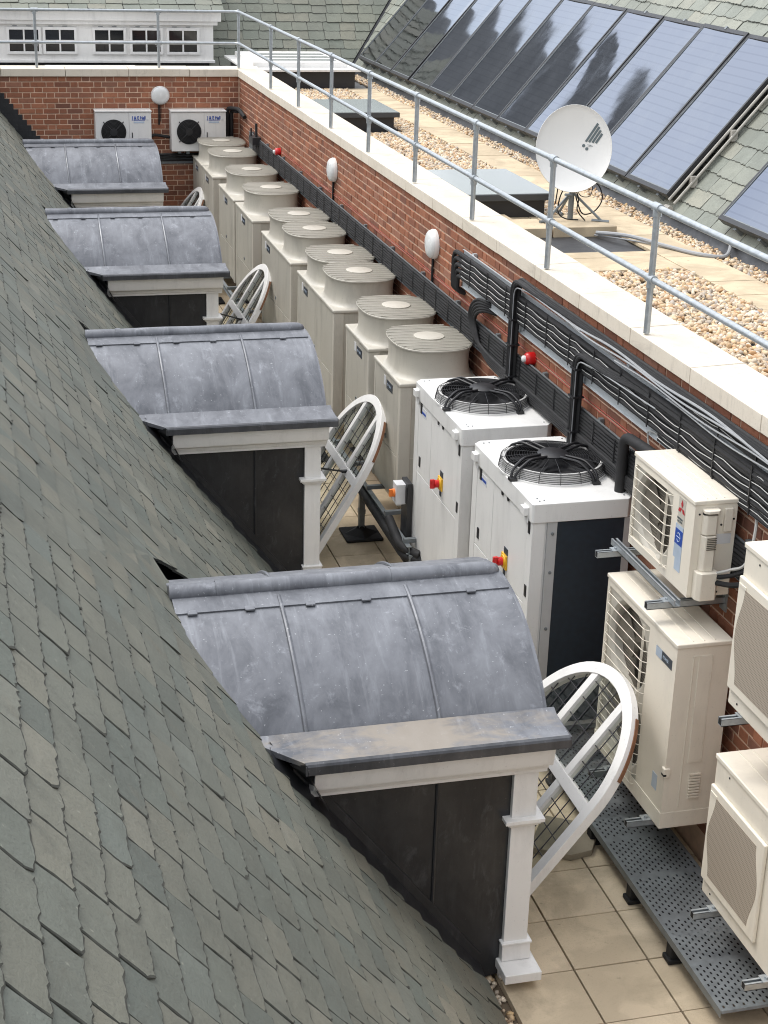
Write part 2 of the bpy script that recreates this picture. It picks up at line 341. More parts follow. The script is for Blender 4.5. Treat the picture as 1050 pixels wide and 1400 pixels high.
S.render.engine = 'CYCLES'

# ---------------------------------------------------------------- slates, bricks, pebbles
def clip_half(P, n, d):
    # keep the part of polygon P with n.p <= d
    out = []
    for i in range(len(P)):
        a, b = P[i], P[(i+1) % len(P)]; da = n[0]*a[0]+n[1]*a[1]-d; db = n[0]*b[0]+n[1]*b[1]-d
        if da <= 0: out.append(a)
        if (da < 0 < db) or (db < 0 < da):
            t = da/(da-db); out.append((a[0]+(b[0]-a[0])*t, a[1]+(b[1]-a[1])*t))
    return out
def area(P): return abs(sum(P[i-1][0]*P[i][1]-P[i][0]*P[i-1][1] for i in range(len(P))))/2
def minus_convex(P, C):
    pieces = []; cur = P
    cs = sum((C[i-1][0]*C[i][1]-C[i][0]*C[i-1][1]) for i in range(len(C)))
    for i in range(len(C)):
        a, b = C[i], C[(i+1) % len(C)]; n = (b[1]-a[1], -(b[0]-a[0]))
        if cs < 0: n = (-n[0], -n[1])
        d = n[0]*a[0]+n[1]*a[1]
        o = clip_half(cur, (-n[0], -n[1]), -d)
        if len(o) > 2 and area(o) > 2e-5: pieces.append(o)
        cur = clip_half(cur, n, d)
        if len(cur) < 3 or area(cur) < 1e-6: return pieces
    return pieces
def slates(mb, fn, a0, a1, L, gauge, wid, t, holes=(), halves=(), jag=.005, lift=.6, rnd=random, edge=.006):
    # fn(a, b, h): a along the course, b up the slope, h off the slope
    b = -.03; k = 0
    while b < L:
        g = gauge(b) if callable(gauge) else gauge
        a = a0 - wid*(.5*(k % 2) + .28*rnd.random())
        while a < a1:
            w = wid*rnd.uniform(.90, 1.11); gap = rnd.uniform(.0015, .0055); head = b + g*2.15
            j = lambda s=1: rnd.uniform(-jag, jag)*s
            tb = b + rnd.uniform(-.007, .007) - (.03*rnd.random() if rnd.random() < .02 else 0); sk = rnd.uniform(-.008, .008); n = 13; P = []
            for i in range(n+1):
                q = i/n; P.append((a+gap+(w-gap)*q, tb + sk*(q-.5) + j() + (.008 if i in (0, n) else 0)*rnd.random()))
            if rnd.random() < .07: P[0] = (P[0][0], P[0][1]+rnd.uniform(.015,.04)); P[1] = (P[1][0], P[1][1]+rnd.uniform(.004,.015))
            P += [(a+w+j(.5), lerp(tb, head, .12)+j()), (a+w+j(.6), lerp(tb, head, .25)), (a+w+j(.6), lerp(tb, head, .40)), (a+w, head), (a+gap, head), (a+gap+j(.6), lerp(tb, head, .40)), (a+gap+j(.6), lerp(tb, head, .25)), (a+gap+j(.5), lerp(tb, head, .12)+j())]
            h0 = rnd.uniform(1.9, 2.25)*t + (rnd.random()**4)*lift*t*2; tw = rnd.uniform(-.35, .35)*t
            polys = [P]
            for C in holes:
                nx = []
                for p in polys:
                    if max(q[0] for q in p) < C[0] or min(q[0] for q in p) > C[1]: nx.append(p)
                    else: nx += minus_convex(p, C[2])
                polys = nx
            for hn, hd in halves: polys = [q for q in (clip_half(p, hn, hd) for p in polys) if len(q) > 2 and area(q) > 2e-5]
            for p in polys:
                hh = [t + h0*(1-(q[1]-b)/(head-b)) + tw*((q[0]-a)/w-.5) for q in p]
                cut_ = abs(area(p)-area(P)) > 1e-7; m = len(p); cx_ = sum(q[0] for q in p)/m; cy_ = sum(q[1] for q in p)/m; inn = []
                for q in p:
                    dx_, dy_ = q[0]-cx_, q[1]-cy_; ee = edge*rnd.uniform(.5, 1.5)
                    if cut_: inn.append(q); continue
                    inn.append((cx_+dx_*max(0, 1-.55*ee/max(abs(dx_), .02)) if abs(dx_) > .35*w else q[0], cy_+dy_*max(0, 1-ee/max(abs(dy_), .02)) if dy_ < 0 else q[1]))
                vs = [fn(q[0], q[1], h) for q, h in zip(inn, hh)] + [fn(q[0], q[1], h-t*(.22 if q[1] < b+.03 else .45)) for q, h in zip(p, hh)] + [fn(q[0], q[1], h-t) for q, h in zip(p, hh)]
                mb.add(vs, [tuple(range(m))]); o_ = len(mb.v) - 3*m
                for i in range(m):
                    i2 = (i+1) % m; mb.f.append((o_+i, o_+m+i, o_+m+i2, o_+i2)); mb.mi.append(1); mb.f.append((o_+m+i, o_+2*m+i, o_+2*m+i2, o_+m+i2)); mb.mi.append(1)
            a += w
        b += g; k += 1
def bricks(mb, fn, W, z0, z1, proud=.006, rnd=random):
    k = 0; z = z1
    while z - .075 > z0:
        off = -(.16875 if k % 2 else 0) - .1; u = off; i = 0
        while u < W:
            w = .225 if i % 2 == 0 else .1125
            a, b = max(0, u + rnd.uniform(.004,.007)), min(W, u + w - rnd.uniform(.004,.007))
            if b - a > .02:
                p = proud*rnd.uniform(.5, 1.4); c, d = z - .075 + rnd.uniform(.009,.012), z - rnd.uniform(0,.002); e = .0035
                vs = [fn(a,c,0),fn(b,c,0),fn(b,d,0),fn(a,d,0),fn(a+e,c+e,p),fn(b-e,c+e,p),fn(b-e,d-e,p),fn(a+e,d-e,p)]
                mb.add(vs, [(4,5,6,7),(0,1,5,4),(1,2,6,5),(2,3,7,6),(3,0,4,7)], 0)
            u += w; i += 1
        z -= .075; k += 1
def ico(sub):
    bm = bmesh.new(); bmesh.ops.create_icosphere(bm, subdivisions=sub, radius=1)
    v = np.array([p.co[:] for p in bm.verts]); f = np.array([[q.index for q in p.verts] for p in bm.faces]); bm.free(); return v, f
def pebbles(name, pts, size, mat, sub, parent=None):
    v, f = ico(sub); n = len(pts); nv = len(v)
    sc = size*rng.uniform(.55, 1.35, (n,1))*np.stack([rng.uniform(.8,1.3,n), rng.uniform(.7,1.0,n), rng.uniform(.45,.8,n)], 1)
    q = rng.normal(size=(n,4)); q[:,1:3] *= .45; q /= np.linalg.norm(q, axis=1, keepdims=True); w,x,y,z = q.T
    Rm = np.stack([np.stack([1-2*(y*y+z*z),2*(x*y-z*w),2*(x*z+y*w)],1),np.stack([2*(x*y+z*w),1-2*(x*x+z*z),2*(y*z-x*w)],1),np.stack([2*(x*z-y*w),2*(y*z+x*w),1-2*(x*x+y*y)],1)],1)
    jit = 1 + rng.uniform(-.14, .14, (n, nv, 1))
    V = np.einsum('nij,nkj->nki', Rm, v[None]*sc[:,None,:]*jit) + pts[:,None,:]
    F = (f[None] + (np.arange(n)*nv)[:,None,None]).reshape(-1, 3)
    me = bpy.data.meshes.new(name); me.vertices.add(n*nv); me.vertices.foreach_set('co', V.reshape(-1))
    me.loops.add(len(F)*3); me.loops.foreach_set('vertex_index', F.reshape(-1).astype(np.int32)); me.polygons.add(len(F))
    me.polygons.foreach_set('loop_start', np.arange(0, len(F)*3, 3, dtype=np.int32)); me.polygons.foreach_set('use_smooth', np.ones(len(F), dtype=bool))
    me.update(calc_edges=True); me.materials.append(mat)
    o = bpy.data.objects.new(name, me); COL.objects.link(o); return o
def scatter(x0, x1, y0, y1, z, step, holes=(), layers=1.25):
    n = int((x1-x0)*(y1-y0)/step**2*layers); p = np.stack([rng.uniform(x0,x1,n), rng.uniform(y0,y1,n), z + rng.uniform(-.006,.014,n)], 1)
    for (a,b,c,d) in holes: p = p[~((p[:,0]>a)&(p[:,0]<b)&(p[:,1]>c)&(p[:,1]<d))]
    return p

# ---------------------------------------------------------------- the gully floor
mb = MB(); mb.box(-1.5, 4.14, 1.0, 24.06, -.30, -.045); tag(mb.build('ground', M['pebble_base']), kind='structure')
mb = MB(); rs_ = random.Random(3)
xs = [2.56, 2.99, 3.425, 3.86, 4.13]; y = 6.74 - .4525*12
while y < 24.0:
    for a, b in zip(xs[:-1], xs[1:]):
        dz = rs_.uniform(-.004, .002); g = .0045
        mb.box(a+g, b-g, y+.0028, min(y+.4525-.0028, 24.0), -.045, dz)
    y += .4525
tag(mb.build('paving', M['slab'], bevel=.004, seg=1), kind='structure')
tag(pebbles('gravel', scatter(2.30, 2.545, 3.5, 23.4, -.03, .028), .017, M['pebble'], 1), 'pebble strip between slate eaves and paving slabs', 'gravel', kind='stuff')

# ---------------------------------------------------------------- big left slate slope
SX, SZ, TAN = 2.45, .0869, 1.27; ANG = math.atan(TAN); CA, SA = math.cos(ANG), math.sin(ANG)
def zs(x): return 2.03 - TAN*(x - .92)
def left_fn(a, b, h): return (SX - b*CA + (h-.03)*SA, a, SZ + b*SA + (h-.03)*CA)
DY = [7.68, 12.86, 18.06, 23.12]
def z2b(z): return (z - SZ)/SA
holes = []
for yc in DY:
    far_ = [(1.0, -.3), (1.0, 1.52), (.93, 1.615), (.80, 1.77), (.62, 1.93), (.43, 2.06), (.26, 2.14), (.10, 2.175)]; near_ = [(1.0, -.3), (1.0, 1.50), (.86, 1.55), (.74, 1.665), (.60, 1.79), (.42, 1.90), (.24, 1.98), (.20, 2.03), (.17, 2.09), (.11, 2.145), (.02, 2.175)]
    P = [(yc+d, z2b(z) if z > 0 else -.5) for d, z in far_] + [(yc-d, z2b(z) if z > 0 else -.5) for d, z in reversed(near_)]
    holes.append((yc-1.01, yc+1.01, P))
root = empty('slate_roof', (0, 0, 0), 'steep green slate roof slope filling the left side, with four dormers', 'roof')
mb = MB(); slates(mb, left_fn, 1.2, 24.0, 5.4, .160, .268, .0075, holes, [((1,0), 24.02)], .0070, .5, random.Random(11), .008)
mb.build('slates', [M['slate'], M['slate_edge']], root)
mb = MB(); f = lambda a, b, d: left_fn(a, b, d)
mb.add([left_fn(1.0,.10,-.09), left_fn(24.04,.10,-.09), left_fn(24.04,5.6,-.09), left_fn(1.0,5.6,-.09)], [(0,1,2,3)])
mb.add([left_fn(1.0,-.06,.012), left_fn(24.04,-.06,.012), left_fn(24.04,.10,.0), left_fn(1.0,.10,.0)], [(0,1,2,3)])
mb.build('underlay', M['felt'], root)
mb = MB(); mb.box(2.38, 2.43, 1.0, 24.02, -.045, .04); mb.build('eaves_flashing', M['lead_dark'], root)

# ---------------------------------------------------------------- brick walls and copings
WX = 4.14; WY = 24.05
root = empty('brick_wall', (WX, 14, 0), 'long red brick parapet wall with limestone coping right of the plant', 'wall')
mb = MB(); mb.box(WX, WX+.28, 2.0, WY+.3, -.3, 2.80, 1)
bricks(mb, lambda a, z, p: (WX-.0005-p, 3.2+a, z), WY-3.2, .15, 2.795)
for i in range(len(mb.v)): mb.v[i] = (mb.v[i][0]-WX, mb.v[i][1]-14, mb.v[i][2])
mb.build('brickwork', [M['brick'], M['mortar']], root)
def coping(name, fn, cuts, root):
    rr = random.Random(5); mb = MB()
    for a, b in zip(cuts[:-1], cuts[1:]):
        dz = rr.uniform(-.0015, .0015); vs = [fn(q, d, z+dz) for q in (a+.0035, b-.0035) for d, z in ((-.035,2.802),(-.035,2.905),(.31,2.918),(.31,2.802))]
        mb.add(vs, [(0,1,2,3),(4,7,6,5),(0,4,5,1),(1,5,6,2),(2,6,7,3),(3,7,4,0)])
    return mb.build(name, M['coping'], root, bevel=.004)
coping('coping', lambda q, d, z: (d, q-14, z), [2.0+.905*i for i in range(24)]+[WY-.036], root)
mb = MB(); mb.box(-.012, .05, 2.0-14, WY-14-.04, 2.79, 2.803); mb.build('damp_course', M['felt'], root)
root = empty('brick_wall', (2, WY, 0), 'red brick end wall closing the gully behind the last dormer', 'wall')
mb = MB(); mb.box(-2.0-2, WX-.001-2, .0, .28, -.3, 2.80, 1); bricks(mb, lambda a, z, p: (-2-.3+a, -.0005-p, z), WX+.28, .15, 2.795)
mb.build('brickwork', [M['brick'], M['mortar']], root)
coping('coping', lambda q, d, z: (q-2, d, z), [-2.0, -1.1, -.2, .72, 1.62, 2.52, 3.4, WX+.312], root)
mb = MB(); n = 0
for k in range(36):                                             # stepped lead along the slate slope
    z1 = 2.795 - .075*k; z0 = z1 - .075; x1 = .92 - (z0-.10-2.03)/TAN
    if z0 < .1: break
    mb.box(x1-.40-2, x1+.12-2, -.016, -.010, z0+.0005, z1)
mb.build('stepped_flashing', M['lead_dark'], root)

# ---------------------------------------------------------------- upper flat roof
ZR = 2.60
mb = MB(); mb.box(WX+.28, 6.5, 2.0, 27.5, ZR-.2, ZR-.03); mb.box(-3, WX+.28, WY+.28, 27.5, ZR-.2, ZR-.03)
tag(mb.build('flat_roof', plain('grey_roof_membrane', (.10,.105,.11), .6, 0, .25, 4, .3)), kind='structure')
sk_holes = [(4.50,5.47,14.1,15.7),(4.48,5.47,19.7,21.15),(4.4,6.3,12.02,14.45),(4.4,6.1,24.15,26.2)]
P = scatter(4.44, 5.78, 3.5, 24.4, ZR-.005, .031, sk_holes, 1.35)
near = P[P[:,1] < 12.2]; far = P[P[:,1] >= 12.2]
edge = np.concatenate([scatter(6.21, 6.42, 4, 26, ZR-.005, .031, (), 1.4), scatter(4.44, 4.6, 14.0, 15.8, ZR-.005, .03), scatter(4.44,5.8,14.35,14.55,ZR-.005,.032)])
V = np.concatenate([near, edge[edge[:,1] < 12]]); 
g = pebbles('gravel', V, .0215, M['pebble'], 2, None); tag(g, 'brown river pebbles on the flat roof nearest the coping edge', 'gravel', kind='stuff')
g = pebbles('gravel', np.concatenate([far, edge[edge[:,1] >= 12]]), .0225, M['pebble'], 1, None); tag(g, 'river pebbles on the flat roof around and beyond the skylights', 'gravel', kind='stuff')
mb = MB(); rr = random.Random(9); y = 3.0
while y < 24.0:
    mb.box(5.785, 6.205, y+.003, y+.447, ZR-.028, ZR+.012+rr.uniform(-.003,.003)); y += .45
for (x0,x1,y0,y1) in ((4.46,4.92,12.05,12.5),(4.925,5.365,12.05,12.5),(5.37,5.78,12.05,12.5),(4.46,4.92,12.505,12.72),(4.925,5.365,12.505,12.72),(5.37,5.78,12.505,12.72),(4.7,5.2,13.95,14.35),(5.205,5.78,13.95,14.35)):
    mb.box(x0, x1, y0, y1, ZR-.028, ZR+.012+rr.uniform(-.003,.003))
tag(mb.build('path', M['slab_path'], bevel=.004, seg=1), kind='structure')
# ---------------------------------------------------------------- right slate slope, valley and far slope
PT = R(49.3); PC, PS = math.cos(PT), math.sin(PT); RX0, RZ0 = 6.42, 2.71
def right_fn(a, b, h): return (RX0 + b*PC - h*PS, a, RZ0 + b*PS + h*PC)
FY0 = 26.33
def far_fn(a, b, h): return (a, FY0 + b*PC - h*PS, RZ0 + b*PS + h*PC)
root = empty('slate_roof', (RX0, 14, RZ0), 'pale slate roof slope on the right that carries the solar panels', 'roof')
def loc(mb, o):
    for i in range(len(mb.v)): mb.v[i] = (mb.v[i][0]-o[0], mb.v[i][1]-o[1], mb.v[i][2]-o[2])
    return mb
O = (RX0, 14, RZ0)
# valley runs where a - FY0 = b*PC
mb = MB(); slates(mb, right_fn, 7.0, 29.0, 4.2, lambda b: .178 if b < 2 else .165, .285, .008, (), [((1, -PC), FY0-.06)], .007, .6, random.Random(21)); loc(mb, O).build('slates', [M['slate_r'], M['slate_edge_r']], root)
mb = MB(); mb.add([right_fn(6,-.02,.004), right_fn(26.3,-.02,.004), right_fn(29.2,4.4,.004), right_fn(6,4.4,.004)], [(0,1,2,3)]); loc(mb, O).build('underlay', M['felt'], root)
mb = MB(); mb.prism([(6.375,ZR-.02),(6.455,RZ0+.035),(6.50,RZ0+.035),(6.50,ZR-.02)], lambda a, b, d: (a, d, b), 3.0, 26.3); loc(mb, O).build('lead_upstand', M['lead_mid'], root)
root = empty('slate_roof', (2, FY0, RZ0), 'grey green slate roof slope across the far end behind the white dormer', 'roof'); O = (2, FY0, RZ0)
mb = MB(); slates(mb, far_fn, -3, 10.5, 2.5, .172, .27, .008, (), [((1, -PC), RX0-.06)], .006, .6, random.Random(22)); loc(mb, O).build('slates', [M['slate_f'], M['slate_edge_r']], root)
mb = MB(); mb.add([far_fn(-3,-.05,.004), far_fn(6.42,-.05,.004), far_fn(6.42+2.6*PC,2.6,.004), far_fn(-3,2.6,.004)], [(0,1,2,3)]); loc(mb, O).build('underlay', M['felt'], root)
mb = MB(); q0, q1 = Vector((RX0, FY0, RZ0)), Vector((RX0+2.6*PC, FY0+2.6*PC, RZ0+2.6*PS)); w = .075
e1, e2 = Vector((-w*.7, w*.4, .035)), Vector((w*.4, -w*.7, .035)); up = Vector((0,0,.012))
mb.add([tuple(q0+e1), tuple(q0+up), tuple(q0+e2), tuple(q1+e1), tuple(q1+up), tuple(q1+e2)], [(0,3,4,1),(1,4,5,2)]); loc(mb, O).build('valley_lead', M['lead_dark'], root)
mb = MB(); mb.prism([(FY0-.10,ZR-.02),(FY0+.03,RZ0+.035),(FY0+.09,RZ0+.035),(FY0+.09,ZR-.02)], lambda a, b, d: (d, a, b), -3, 6.4); loc(mb, O).build('lead_upstand', M['lead_mid'], root)

# gables and stacks beyond the far slope: seen as reflections in the solar panels
def gable(x, y, w, h, base, lab):
    r0 = empty('gabled_house', (x, y, 0), lab, 'building', 'gabled houses beyond the far slope')
    P = [(-w, base), (w, base), (w, h*.66), (w*.72, h*.70), (w*.60, h*.82), (w*.34, h*.86), (w*.26, h*.97), (0, h), (-w*.26, h*.97), (-w*.34, h*.86), (-w*.60, h*.82), (-w*.72, h*.70), (-w, h*.66)]
    mb = MB(); mb.prism(P, lambda a, b, d: (a, d, b), 0, 5); mb.build('wall', M['stone_g'], r0)
    mb = MB(); mb.prism([(-w*1.02, h*.58), (0, h*.93), (w*1.02, h*.58)], lambda a, b, d: (a, d, b), .5, 9); mb.build('roof', M['slate_plain'], r0)
M['stone_g'] = stone('grey_gable_stone', (.24,.25,.26), (.34,.35,.36)); M['slate_plain'] = plain('distant_slate', (.12,.13,.125), .7)
r0 = empty('gabled_house', (3.6, 36, 0), 'tall grey stone gabled house beyond the far slope, mirrored in the panels', 'building')
P = [(-1.5,0),(2.2,0),(2.2,7.2),(1.85,7.5),(1.8,8.1),(1.45,8.4),(1.35,9.1),(1.02,9.4),(.95,10.2),(.62,10.6),(.55,11.4),(.25,12.0),(-.1,12.1),(-.35,11.5),(-.45,10.6),(-.9,10.2),(-1.0,9.4),(-1.5,9.0)]
mb = MB(); mb.prism(P, lambda a, b, d: (a, d, b), 0, .6); mb.build('gable_wall', M['stone_g'], r0, bevel=.05)
mb = MB(); mb.prism([(-1.5,0),(2.1,0),(2.1,7.0),(.1,11.2),(-1.5,8.6)], lambda a, b, d: (a, d, b), .6, 9); mb.build('roof', M['slate_plain'], r0)

# ---------------------------------------------------------------- solar panels
def panel_proto(n=1):
    r0 = empty('solar_panel', (0,0,0)); W_, L_, T_ = 1.0, 1.80, .085; fr = .035
    bx = lambda mb, a0, a1, b0, b1, h0, h1, m=0: mb.add([( b*PC-h*PS, a, b*PS+h*PC) for h in (h0,h1) for b in (b0,b1) for a in (a0,a1)], [(0,2,3,1),(4,5,7,6),(0,1,5,4),(2,6,7,3),(0,4,6,2),(1,3,7,5)], m)
    mb = MB(); g = .006
    bx(mb, g, fr, 0, L_, 0, T_); bx(mb, W_-fr, W_-g, 0, L_, 0, T_); bx(mb, fr, W_-fr, 0, fr*1.3, 0, T_); bx(mb, fr, W_-fr, L_-fr*1.3, L_, 0, T_); bx(mb, fr, W_-fr, fr, L_-fr, 0, .02)
    mb.build('frame', M['anthracite'], r0, bevel=.003, seg=1)
    mb = MB(); na, nb = 16, 6; g = lambda i, j: (lerp(fr, W_-fr, i/na), lerp(fr*1.3, L_-fr*1.3, j/nb), .078 - .0065*(1-(2*i/na-1)**2) - .004*(1-(2*j/nb-1)**2))
    mb.add([(b*PC-h*PS, a, b*PS+h*PC) for a, b, h in (g(i, j) for j in range(nb+1) for i in range(na+1))], [(j*(na+1)+i, j*(na+1)+i+1, (j+1)*(na+1)+i+1, (j+1)*(na+1)+i) for j in range(nb) for i in range(na)]); mb.build('glass', M['solar'], r0, smooth=True, angle=60)
    mb = MB(); e = .008
    bx(mb, fr-.001, fr+e, fr*1.3, L_-fr*1.3, .06, T_-.003); bx(mb, W_-fr-e, W_-fr+.001, fr*1.3, L_-fr*1.3, .06, T_-.003); bx(mb, fr, W_-fr, fr*1.3-.001, fr*1.3+e, .06, T_-.003)
    mb.build('glazing_seal', M['galv_d'], r0)
    mb = MB(); bx(mb, .25, .30, -.02, .03, -.06, .03); bx(mb, .70, .75, -.02, .03, -.06, .03); bx(mb, .48, .515, L_-.02, L_+.015, -.05, T_+.004); each(mb, 'clamp', M['galv_d'], r0)
    return r0
pr_ = random.Random(14); pp = panel_proto(); b0 = .10; hh = .075
edges = [13.78 + i*1.004 + (.05 if i > 8 else 0) for i in range(12)]
labs = ['solar panel at the open near end of the long row, its pipe rail exposed', 'second solar panel of the long row from its open near end', 'third solar panel of the long row, above the right edge of the white dish', 'fourth solar panel of the long row, directly behind the white dish', 'fifth solar panel of the long row, above the left edge of the white dish', 'sixth solar panel of the long row, counting from its open near end', 'seventh solar panel of the long row, counting from its open near end', 'eighth solar panel of the long row, counting from its open near end', 'ninth solar panel, just before the wider joint in the long row', 'third solar panel from the roof valley, just past the wider joint', 'second solar panel from the dark roof valley at the far end', 'solar panel at the far end of the row, closest to the dark roof valley']
for i, a in enumerate(edges):
    o = pp if i == 0 else copy_tree(pp); o.location = right_fn(a, b0, hh); o.rotation_euler = (R(pr_.uniform(-.3,.3)), R(pr_.uniform(-.5,.5)), R(pr_.uniform(-.3,.3))); o['label'] = labs[i]; o['category'] = 'solar panel'; o['group'] = 'solar panels in the long row on the right roof'
for i in range(3):
    o = copy_tree(pp); o.location = right_fn(11.70 - 1.004*i, b0, hh); o['label'] = ['solar panel heading the separate row at the right edge', 'second solar panel of the separate row at the right edge', 'third solar panel of the separate row at the right edge'][i]; o['category'] = 'solar panel'; o['group'] = 'solar panels of the second row'
mb = MB()
for k in (.012, -.03): mb.tube([right_fn(13.75+k*1.2, .08, .10+k), right_fn(13.75+k*1.2, 1.9, .10+k)], .014, 8)
mb.tube([right_fn(13.70, .02, .07), right_fn(13.80, .02, .07)], .03, 10)
for k in (.35, .9, 1.5): mb.box(*(lambda c: (c[0]-.03, c[0]+.03, c[1]-.03, c[1]+.03, c[2]-.05, c[2]+.05))(right_fn(13.74, k, .06)))
tag(mb.build('panel_pipes', plain('dull_pipe_jacket', (.36,.345,.31), .6, .1, .2, 12, .2), smooth=True), 'pair of metal pipes along the open edge of the solar row', 'pipes')

# ---------------------------------------------------------------- skylights, lantern, hatch slabs, dish
def skylight(x0, x1, y0, y1, zt, lab):
    r0 = empty('skylight', ((x0+x1)/2, (y0+y1)/2, ZR-.03), lab, 'skylight', 'flat skylights in the gravel'); cx, cy = (x1-x0)/2, (y1-y0)/2; H = zt-ZR+.03
    mb = MB(); mb.box(-cx+.06, cx-.06, -cy+.06, cy-.06, 0, H-.065); mb.build('kerb', M['anthracite'], r0)
    mb = MB(); mb.box(-cx, cx, -cy, cy, H-.065, H-.005); mb.build('frame', plain('skylight_frame', (.05,.055,.06), .4), r0, bevel=.004)
    mb = MB(); mb.box(-cx+.012, cx-.012, -cy+.012, cy-.012, H-.02, H); mb.build('glass', M['sky_glass'], r0)
skylight(4.57, 5.42, 14.22, 15.62, 2.84, 'flat glass skylight beside the satellite dish'); skylight(4.55, 5.42, 19.75, 21.05, 2.85, 'flat glass skylight further off, in the gravel before the white lantern')
r0 = empty('roof_lantern', (5.2, 25.1, ZR-.03), 'white topped roof lantern on a dark kerb at the roof corner', 'roof lantern')
mb = MB(); mb.box(-.86, .72, -.9, .95, 0, .29); mb.build('kerb', M['anthracite'], r0)
mb = MB(); mb.box(-.95, .79, -1.0, 1.05, .29, .325); mb.box(-.80, .64, -.72, .9, .325, .40)
mb.build('top', M['white'], r0, bevel=.006)
mb = MB(); 
for k in range(3): mb.box(-.5, .52, -.5+.42*k, -.28+.42*k, .40, .404)
mb.build('glass', plain('lantern_glass', (.25,.27,.26), .3), r0)
r0 = empty('roof_lantern', (2.1, 25.0, ZR-.03), 'low white edged roof lantern showing just above the end wall', 'roof lantern')
mb = MB(); mb.box(-.62, .62, -.45, .5, 0, .20); mb.build('kerb', M['anthracite'], r0); mb = MB(); mb.box(-.68, .68, -.5, .55, .20, .23); mb.build('top', M['white'], r0, bevel=.006)
for k, (x0, x1, y0, y1, z, l) in enumerate(((4.62,5.16,13.50,13.94,.062,'raised buff slab under the left foot of the dish stand'),(5.17,5.78,13.50,13.94,.066,'raised buff slab under the right foot of the dish stand'),(4.50,4.94,13.97,14.20,.058,'raised buff slab half tucked behind the dish stand by the coping'))):
    mb = MB(); mb.box(x0, x1, y0, y1, ZR-.028, ZR+z); tag(mb.build('paving_slab', M['slab_path'], bevel=.005), l, 'paving slab', 'slabs stacked round the dish stand')
mb = MB(); mb.box(5.785, 5.99, 12.74, 13.49, ZR-.03, ZR-.015); mb.box(4.46, 5.78, 12.735, 13.49, ZR-.03, ZR-.02)
tag(mb.build('roof_membrane', plain('dark_membrane', (.022,.023,.026), .5, 0, .3, 5)), 'bare dark roof membrane where slabs were lifted before the dish', 'membrane')
mb = MB(); mb.tube(catmull([(5.55,13.42,ZR+.03),(5.75,13.15,ZR+.05),(5.95,12.75,ZR+.035),(6.1,12.45,ZR+.03),(6.3,12.35,ZR+.03),(6.42,12.5,ZR+.12),(6.46,12.6,ZR+.16)], 8), .018, 8)
mb.tube(catmull([(5.55,13.46,ZR+.0),(5.75,13.12,ZR+.02),(6.0,12.7,ZR+.03)], 8), .008, 6)
tag(mb.build('grey_conduit', M['cable_g'], smooth=True), 'grey conduit running from the lifted slabs to the lead upstand', 'conduit')
r0 = empty('satellite_dish', (5.46, 13.86, ZR+.066), 'white satellite dish on a tripod stand beyond the railing', 'satellite dish')
nrm = Vector((-.33, -.90, .28)).normalized(); ax = Vector((0,0,1)); xd = ax.cross(nrm).normalized() ; yd = nrm.cross(xd); C0 = Vector((-.05,-.10,.66))
mb = MB(); Rr = .362; n = 48; prof = [(Rr*t, (.085*t*t-.085)) for t in (0.001,.15,.3,.45,.6,.75,.88,1)] + [(Rr*1.012,.006),(Rr*1.02,-.004),(Rr*1.0,-.014),(Rr*.8,-.05),(Rr*.5,-.085),(Rr*.2,-.105),(.001,-.11)]
vs = []
for r, h in prof:
    for j in range(n):
        t = 2*PI*j/n; vs.append(tuple(C0 + xd*(r*.93*math.cos(t)) + yd*(r*1.06*math.sin(t)) + nrm*h))
mb.add(vs, [(i*n+j, i*n+(j+1) % n, (i+1)*n+(j+1) % n, (i+1)*n+j) for i in range(len(prof)-1) for j in range(n)]); mb.build('reflector', M['dish'], r0, smooth=True, angle=50)
def on_dish(a, b, lift=.004):
    rr = min(1, math.hypot(a/.93, b/1.06)/Rr); return C0 + xd*a + yd*b + nrm*(.085*rr*rr-.085+lift)
mb = MB()
for k in range(4):
    a, b = .105+.030*k, .075-.004*k; c, d = a+.098*(1-.16*k), b+.158*(1-.16*k); w = .0085
    pts = [on_dish(lerp(a,c,t)+s*w, lerp(b,d,t)-s*w*.6) for t in (0,.5,1) for s in (-1,1)]; mb.add([tuple(p) for p in pts], [(0,1,3,2),(2,3,5,4)])
for a, b in ((.088,.040),(.118,.012)): mb.add([tuple(on_dish(a+.0145*math.cos(2*PI*j/16), b+.0145*math.sin(2*PI*j/16))) for j in range(16)], [tuple(range(16))])
mb.build('printed_emblem', M['print_grey'], r0)
text('printed_word', 'TRIAX', .026, on_dish(.118,.031,.012), xd, yd, M['print_grey'], r0, 1.25)
mb = MB(); mb.tube([(0,0,-.0),(0,0,.36)], .026, 12); mb.tube([(0,0,.33),(0,0,.41)], .04, 12)
mb.tube([(0,0,.38), tuple(C0-nrm*.10-yd*.12)], .02, 8); mb.build('mast', M['galv_d'], r0, smooth=True)
for a in (200, 330, 90): 
    mb = MB(); c, s_ = math.cos(R(a)), math.sin(R(a)); mb.tube([(c*.02,s_*.02,.24),(c*.30,s_*.30,.0)], .012, 6); mb.tube([(c*.20,s_*.20,.006),(c*.36,s_*.36,.006)], .016, 6); mb.build('leg', M['galv_d'], r0)
mb = MB(); f0 = C0 - yd*.40 + nrm*.02; mb.tube([tuple(C0-yd*.41-nrm*.02), tuple(C0-yd*.42+nrm*.06-xd*.05)], .012, 8); mb.build('feed_arm', M['galv_d'], r0, smooth=True)
mb = MB()
mb.tube(catmull([(0,0,.30),(.08,-.05,.36),(.22,-.06,.33),(.27,-.08,.20),(.20,-.09,.09),(.10,-.06,.06),(.05,-.03,.16),(.02,0,.28)], 8), .006, 6)
mb.tube(catmull([(0,0,.32),(.10,.02,.38),(.19,.0,.32),(.17,-.03,.22),(.08,-.03,.22),(.03,0,.3)], 8), .004, 6)
